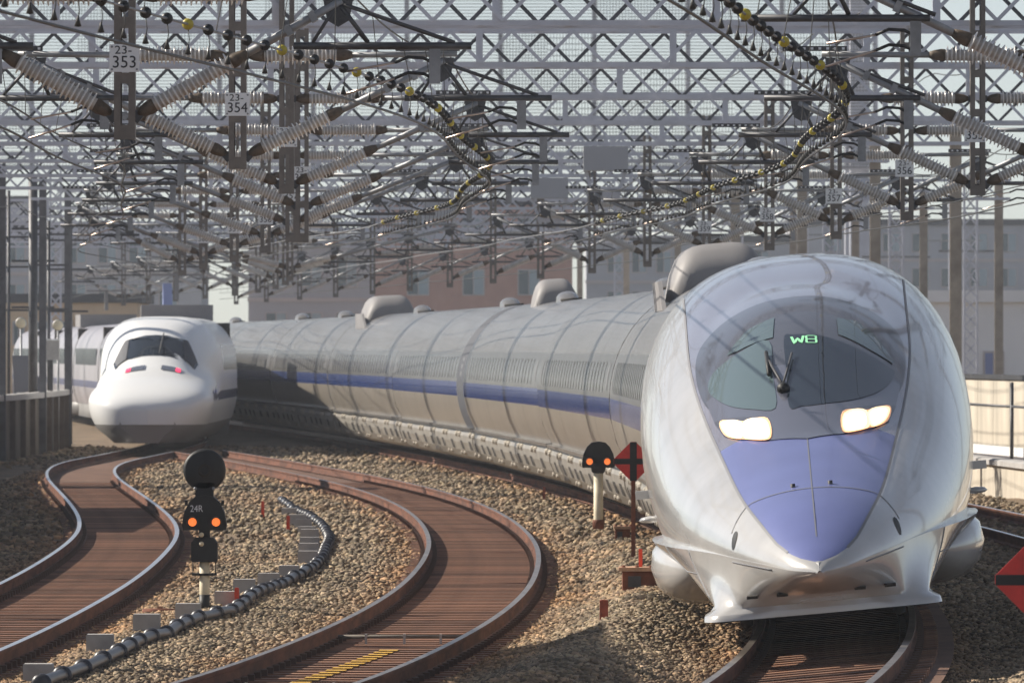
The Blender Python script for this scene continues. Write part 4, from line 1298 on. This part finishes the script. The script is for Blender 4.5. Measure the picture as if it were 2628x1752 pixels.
# concrete cable blocks in a curved row and the corrugated pipe beside them
def D2W(xd, yd, z):                                      # ground point for the layout of the row
    Y = 20000.0 * (CAMZ - z) / (yd - 800.0)
    return (xd - 1176.0) / 20000.0 * Y, Y
blocks = [(88, 1562, 68), (230, 1508, 62), (337, 1458, 62), (432, 1424, 58), (522, 1402, 58), (561, 1374, 50), (617, 1344, 50), (664, 1329, 46), (707, 1297, 46),
          (709, 1272, 46), (711, 1259, 45), (711, 1240, 42), (705, 1224, 42), (697, 1210, 38), (682, 1199, 40), (664, 1174, 34)]
for k, (xd, yd, wd) in enumerate(blocks):
    x, Y = D2W(xd, yd, -.16)
    s_ = 20000/Y
    w = wd / s_
    zb = float(gz(x, Y)) - .1
    zt = zb + .1 + .155 + .015*(k % 3)
    o = MB(); e = .008
    o.prism_y([(x-w/2, zb), (x+w/2, zb), (x+w/2, zt-e), (x+w/2-e, zt), (x-w/2+e, zt), (x-w/2, zt-e)], Y-.10, Y+.14)
    name_pos = ['nearest', 'second nearest', 'third nearest', 'fourth nearest', 'fifth nearest', 'sixth nearest', 'seventh nearest', 'eighth nearest', 'ninth nearest', 'tenth nearest',
                'eleventh nearest', 'twelfth nearest', 'fourth farthest', 'third farthest', 'second farthest', 'farthest'][k]
    tag(o.build('concrete_block', 'conc'), 'grey concrete block in the ballast, %s of the curved row' % name_pos, 'block', 'concrete blocks along the corrugated pipe')
pp = [(95, 1580), (150, 1562), (215, 1542), (280, 1518), (330, 1490), (390, 1468), (450, 1440), (520, 1422), (560, 1400), (620, 1362), (680, 1330), (722, 1306), (742, 1280), (752, 1256), (757, 1236),
      (748, 1216), (732, 1200), (700, 1178), (668, 1158), (645, 1146)]
pw = [D2W(a, b_, -.14) for a, b_ in pp]
PX = Spline([(i, p[0]) for i, p in enumerate(pw)]); PY = Spline([(i, p[1]) for i, p in enumerate(pw)])
cr = thing('corrugated_pipe', 'black corrugated drain pipe winding through the ballast past the blocks', 'pipe', (pw[0][0], pw[0][1], -.2))
tv = np.linspace(0, len(pw)-1, 400)
ptsw = [Vector((PX(t), PY(t), float(gz(PX(t), PY(t))) + .055)) for t in tv]
dist = [0.0]
for a, b_ in zip(ptsw[:-1], ptsw[1:]): dist.append(dist[-1] + (b_-a).length)
SEG = 1.5
nseg = int(dist[-1] / SEG)
for k in range(nseg):
    d0, d1 = k*SEG, (k+1)*SEG
    q = [np.interp(d, dist, tv) for d in np.linspace(d0, d1, 8)]
    P = [Vector((PX(t), PY(t), float(gz(PX(t), PY(t))) + .055)) for t in q]
    MB().tube(P, [.064, .064, .062, .060, .058, .058, .06, .064], 12).build('pipe_length', 'pipe', cr, True)
    d = (P[1]-P[0]).normalized()
    MB().tube([P[0]-d*.02, P[0], P[0]+d*.05, P[0]+d*.07], [.062, .09, .09, .062], 14).build('pipe_collar', 'pipe', cr, True)

# ------------------------------------------------------------------ left boundary wall and the gear beside it
lw = thing('boundary_wall', 'dark corrugated boundary wall with stone coping left of the tracks', 'wall', (TL(66)-3.4, 66, -.7))
pan = MB()
for k in range(20):
    pan.box((-.05 - (k % 2)*.03, k*.1, -.7), (.0 - (k % 2)*.03, (k+1)*.1, 1.38))
pan = pan.mesh('wall_panel', 'wall_dark')
cop = MB().prism_x([(0, 1.38), (1.0, 1.38), (1.0, 1.50), (.93, 1.53), (.07, 1.53), (0, 1.50)], -.22, .16).mesh('coping_stone', 'conc')
wp_ = MB().box((-.02, -.08, -.7), (.14, .08, 1.375)).mesh('wall_post', 'wall_post')
for i, y in enumerate(np.arange(66, 262, 2.0)):
    x = TL(y) - 3.4; h = math.atan(slope(TL, y + 1))
    mx = Matrix.Translation((x, y, 0)) @ Matrix.Rotation(-h, 4, 'Z')
    inst('wall_panel', pan, lw, mtx=mx)
    if i % 2 == 0: inst('wall_post', wp_, lw, mtx=mx)
    for q in (0, 1): inst('coping_stone', cop, lw, mtx=mx @ Matrix.Translation((0, q*1.0+.01, .004*(i % 3))))
def floodlight(label, x, y, z):
    r = thing('round_lamp', label, 'lamp', (x, y, 0), 'round lamps by the left wall')
    MB().lathe([(0, -.02), (.14, -.015), (.165, .02), (.15, .08), (.06, .2), (0, .22)], (x, y, z), 'y', 24).build('lamp_bowl', 'galv', r, True)
    MB().lathe([(0, -.035), (.13, -.028), (.145, -.016)], (x, y, z), 'y', 24).build('lamp_glass', 'cream', r, True)
    MB().tube([(x, y+.1, -.6), (x, y+.1, z-.15)], .035, 8).build('post', 'galv', r, True)
floodlight('round lamp on a post at far left', (48-1176)/80, 250, 3.48)
floodlight('round lamp on a post next to the grey cabinet', (131-1176)/80, 250.5, 3.42)
x, y = (122-1176)/80, 249
r = thing('grey_cabinet', 'small grey cabinet on a post by the left wall', 'cabinet', (x, y, -.6))
MB().box((x-.23, y-.15, 2.42), (x+.23, y+.15, 2.98)).build('cabinet_body', 'conc', r)
MB().box((x-.25, y-.18, 2.985), (x+.25, y+.18, 3.02)).build('cabinet_roof', 'plate', r)
MB().box((x-.05, y-.05, -.6), (x+.05, y+.05, 2.418)).build('post', 'dark_steel', r)
x, y = (80-1176)/80, 246
r = thing('sloping_panel', 'dark sloping panel behind the left wall', 'panel', (x, y, 1.2))
MB().prism_y([(x-.42, 2.55), (x+.05, 2.55), (x+.5, 1.55), (x-.36, 1.5)], y-.05, y+.05).build('panel_face', 'band_dark', r)
MB().tube([(x-.1, y+.1, -.6), (x-.1, y+.1, 2.4)], .05, 8).build('post', 'dark_steel', r, True)
# slim grey poles along the left
for k, (xd, Y, h, w) in enumerate(((20, 262, 7.5, .10), (112, 256, 6.5, .10), (76, 244, 7.6, .26), (158, 270, 7.0, .22))):
    x = (xd-1176)/20000*Y
    r = thing('line_pole', ['slim pale pole at the far left edge', 'slim pale pole behind the grey cabinet', 'thick dark pole behind the round lamps', 'dark pole left of the white train'][k], 'pole', (x, Y, -.7), 'poles by the left wall')
    MB().tube([(x, Y, -.7), (x, Y, h)], w/2, 10).build('pole_shaft', 'dark_steel', r, True)
    MB().box((x-w*.9, Y-w*.9, -.7), (x+w*.9, Y+w*.9, -.2)).build('pole_foot', 'conc', r)
    for z in (3.9, 5.2, 6.1): MB().bar((x-.6, Y, z), (x+.6, Y, z), .06, .06).build('cross_arm', 'dark_steel', r)

# unseen canopy, block and pylon added at left to cast shadows across the tracks
r = thing('shadow_canopy', 'unseen canopy on posts added to shade the near ballast heap', 'canopy', (-8.6, 62, -.7))
MB().box((-9.4, 62, 6.25), (-7.85, 88.5, 6.42)).build('canopy_roof', 'bld_grey', r)
for y in np.arange(64, 89, 8.0): MB().box((-8.98, y-.1, -.7), (-8.78, y+.1, 6.247)).build('canopy_post', 'galv', r)
r = thing('shadow_block', 'unseen low block added to shade the left track', 'blocker', (-12, 152, -.7))
MB().box((-13.6, 140.5, -.7), (-10.75, 161, 2.9)).build('wall', 'conc_warm', r)
MB().box((-13.8, 140.2, 2.903), (-10.6, 161.3, 3.15)).build('roof', 'conc', r)
MB().box((-12.9, 140.44, -.4), (-12.0, 140.497, 1.7)).build('door', 'galv', r)
r = thing('shadow_pylon', 'unseen tall pylon added to cast a strip of shadow', 'pylon', (-14.3, 181, -.7))
MB().box((-15.2, 184.2, -.7), (-13.9, 186.6, 7.6)).build('shaft', 'conc', r)
MB().box((-15.35, 184.05, 7.603), (-13.75, 186.75, 7.8)).build('cap', 'conc', r)

# ------------------------------------------------------------------ right boundary wall, railing, shed
rw = thing('boundary_wall', 'low beige concrete wall with cap right of the silver train', 'wall', (12, 100, -.7))
seg = MB().box((0, 0, -.7), (.3, 3.98, .42)).mesh('wall_panel', 'conc_warm')
capm = MB().prism_y([(-.08, .425), (.38, .425), (.38, .52), (.30, .55), (0, .55), (-.08, .52)], 0, 3.98).mesh('wall_cap', 'conc')
for y in np.arange(96, 260, 4.0):
    x = TR(y) + 7.0 + (.9 if y > 0 else 0)
    h = math.atan(slope(TR, y+2)); mx = Matrix.Translation((x, y, 0)) @ Matrix.Rotation(-h, 4, 'Z')
    inst('wall_panel', seg, rw, mtx=mx); inst('wall_cap', capm, rw, mtx=mx)
rl = thing('railing', 'dark pipe railing in front of the cream fence panels at right', 'railing', (TR(150)+9, 150, -.5))
for y in np.arange(124, 250, 14.0):
    x = TR(y) + 8.9
    MB().tube([(x, y, -.6), (x, y, 2.05)], .04, 6).build('railing_post', 'dark_steel', rl, True)
    x2 = TR(y+14) + 8.9
    for z in (1.55,): MB().tube([(x, y, z), (x2, y+14, z)], .03, 6).build('railing_bar', 'dark_steel', rl, True)
fc = thing('panel_fence', 'cream and white panelled fence behind the railing at right', 'fence', (12, 150, -.7))
for y in np.arange(120, 262, 3.0):
    x = TR(y) + 10.6; h = math.atan(slope(TR, y+1.5)); mx = Matrix.Translation((x, y, 0)) @ Matrix.Rotation(-h, 4, 'Z')
    inst('fence_panel', MB().box((0, .01, .55), (.12, 2.98, 2.05)).mesh('fence_panel', 'conc_warm') if y == 120 else bpy.data.meshes['fence_panel'], fc, mtx=mx)
    inst('fence_plinth', MB().box((-.03, .01, -.7), (.14, 2.98, .548)).mesh('fence_plinth', 'bld_white') if y == 120 else bpy.data.meshes['fence_plinth'], fc, mtx=mx)
    inst('fence_rail', MB().box((-.05, .0, 2.053), (.16, 3.0, 2.16)).mesh('fence_rail', 'dark_steel') if y == 120 else bpy.data.meshes['fence_rail'], fc, mtx=mx)

# ------------------------------------------------------------------ buildings
def building(name, label, x0, x1, y, z0, z1, wallm, cols, rows, ww=.55, wh=.5, depth=14, roof='dark_roof', pane='pane', trim='bld_trim', top_band=True, margin=.08, zlow=0.0):
    r = thing(name, label, 'building', ((x0+x1)/2, y, z0))
    MB().box((x0, y, z0), (x1, y+depth, z1)).build('wall', wallm, r)
    MB().box((x0-.25, y-.25, z1+.003), (x1+.25, y+depth+.25, z1+.45)).build('roof', roof, r)
    W_, H_ = (x1-x0)*(1-2*margin), (z1-z0-zlow)
    cw, ch = W_/cols, H_/rows
    fm = MB().box((-cw*ww/2-.08, -.06, -ch*wh/2-.08), (cw*ww/2+.08, -.004, ch*wh/2+.08)).mesh('window', trim)
    pa = MB().box((-cw*ww/2, -.075, -ch*wh/2), (-.03, -.062, ch*wh/2)).mesh('pane', pane)
    pb = MB().box((.03, -.075, -ch*wh/2), (cw*ww/2, -.062, ch*wh/2)).mesh('pane', 'pane_pale' if pane == 'pane' else pane)
    for i in range(cols):
        for j in range(rows):
            c = (x0 + (x1-x0)*margin + cw*(i+.5), y, z0 + zlow + ch*(j+.5))
            w = inst('window', fm, r, c)
            for me in (pa, pb):
                o = bpy.data.objects.new('pane', me); COL.objects.link(o); o.parent = w
    if top_band:
        for j in range(1, rows):
            zz = z0 + zlow + ch*j
            MB().box((x0-.05, y-.10, zz-.12), (x1+.05, y-.003, zz+.12)).build('floor_band', trim, r)
    return r
building('brick_house', 'brownish pink block with blue-grey windows behind the silver train', -8.2, 3.6, 520, -1, 11.3, 'bld_pink', 3, 4, .36, .46, top_band=False)
building('annex_house', 'grey house adjoining the brownish pink block on its left', -16.5, -8.6, 545, -1, 9.2, 'bld_grey', 3, 3)
building('apartment_block', 'pale grey apartment block far behind the white train', -34, -20, 560, -1, 10.4, 'bld_grey', 6, 4)
building('low_hall', 'tan low hall behind the roof of the white train', -25.5, -18.5, 430, -1, 5.0, 'bld_tan', 5, 2, .4, .35, top_band=False)
building('office_block', 'blue-grey office block at the far left', -46, -33.5, 600, -1, 12.8, 'bld_pale', 7, 5)
building('apartment_block', 'grey apartment block to the right of the brownish pink block', 5.2, 19.5, 610, -1, 10.2, 'bld_grey', 7, 4)
building('apartment_block', 'white block with pale windows seen between the right hand columns', 9.5, 27, 330, -1, 4.5, 'bld_white', 5, 1, .22, .3, pane='bld_blue', top_band=False, roof='bld_white')
for k, (x, y, h) in enumerate(((9.6, 262, 8.2), (12.4, 281, 8.6), (15.8, 300, 9.0), (8.2, 318, 9.2), (17.9, 352, 10.0), (21.5, 340, 9.4), (4.6, 372, 10.2), (13.2, 395, 10.8), (-22.5, 330, 9.6), (-19.5, 372, 10.4))):
    r = thing('lattice_mast', ['nearest', 'second nearest', 'third nearest', 'fourth nearest', 'sixth nearest', 'fifth nearest', 'seventh nearest', 'farthest', 'nearer', 'farther'][k] + (' slim lattice mast behind the right hand wall' if k < 8 else ' slim lattice mast behind the coaches of the white train'), 'mast', (x, y, -.7), 'slim lattice masts')
    for dx in (-.22, .22):
        for dy in (-.22, .22): MB().bar((x+dx, y+dy, -.7), (x+dx, y+dy, h), .06, .06).build('leg', 'gantry', r)
    mb = MB(); z = -.5
    while z < h - .6:
        for dy in (-.26, .26):
            mb.bar((x-.22, y+dy, z), (x+.22, y+dy, z+.5), .035, .012, up=(0, 1, 0)); mb.bar((x+.22, y+dy, z), (x-.22, y+dy, z+.5), .035, .012, up=(0, 1, 0))
        z += .5
    tag(mb.build('bracing', 'gantry', r), kind='stuff')
    for z in (h-.3, h-1.6, h-2.9): MB().bar((x-1.1, y, z), (x+1.1, y, z), .07, .07).build('cross_arm', 'galv', r)
building('office_block', 'pale office block behind the far right columns', 20.5, 46, 640, -1, 11.8, 'bld_grey', 10, 5)
# station building on tall legs that bridges the tracks far away: rows of pale panels with louvres
bz0, bz1, by, bx0, bx1 = 12.2, 27.0, 455.0, -30.0, 19.0
br = thing('mesh_screen', 'tall openwork mesh screen bridging the tracks in the distance', 'screen', (0, by, -.7))
for xx in np.arange(bx0, bx1+.1, 4.9): MB().box((xx-.12, by+.06, bz0-1.2), (xx+.12, by+.3, bz1)).build('upright', 'gantry', br)
for zz in np.arange(bz0, bz1, 3.68): MB().box((bx0-.3, by+.31, zz-.12), (bx1+.3, by+.5, zz+.12)).build('beam', 'gantry', br)
for xx in (bx0+.8, bx1-.8):
    for yy_ in (by+1.2, by+8): MB().box((xx-.5, yy_-.5, -.75), (xx+.5, yy_+.5, bz1)).build('leg', 'gantry', br)
PWd, PHd = 2.45, 1.84
def lpanel(kind):
    mb = MB()
    if kind in (0, 2):
        for k in range(11): mb.box((.0, -.05, k*PHd/11-.02), (PWd, -.003, k*PHd/11+.02))
    if kind in (1, 2):
        for k in range(15): mb.box((k*PWd/15-.015, -.058, .0), (k*PWd/15+.015, -.052, PHd))
        if kind == 1:
            for k in range(6): mb.box((.0, -.05, k*PHd/6-.02), (PWd, -.003, k*PHd/6+.02))
    return mb.mesh('mesh_panel', 'louvre')
LP = [lpanel(k) for k in range(3)]
for i in range(int((bx1-bx0)/PWd)):
    for j in range(int((bz1-bz0)/PHd)):
        inst('mesh_panel', LP[random.choice((0, 0, 0, 1, 2, 2))], br, (bx0 + PWd*i, by, bz0 + PHd*j))

# ------------------------------------------------------------------ warm air and dust over the tracks
hz = MB().box((-60, -30, -1.9), (60, 720, 28.5)).build('haze', 'earth')
tag(hz, 'pale dusty haze over the railway', 'haze', kind='stuff')
hm = bpy.data.materials.new('haze_air'); hm.use_nodes = True
nt = hm.node_tree
for n_ in list(nt.nodes):
    if n_.type == 'BSDF_PRINCIPLED': nt.nodes.remove(n_)
pv = nt.nodes.new('ShaderNodeVolumePrincipled')
pv.inputs['Color'].default_value = (0.88, 0.92, 1.0, 1)
pv.inputs['Density'].default_value = 0.00024
pv.inputs['Anisotropy'].default_value = 0.2
nt.links.new(pv.outputs[0], nt.nodes['Material Output'].inputs['Volume'])
hz.data.materials.clear(); hz.data.materials.append(hm)
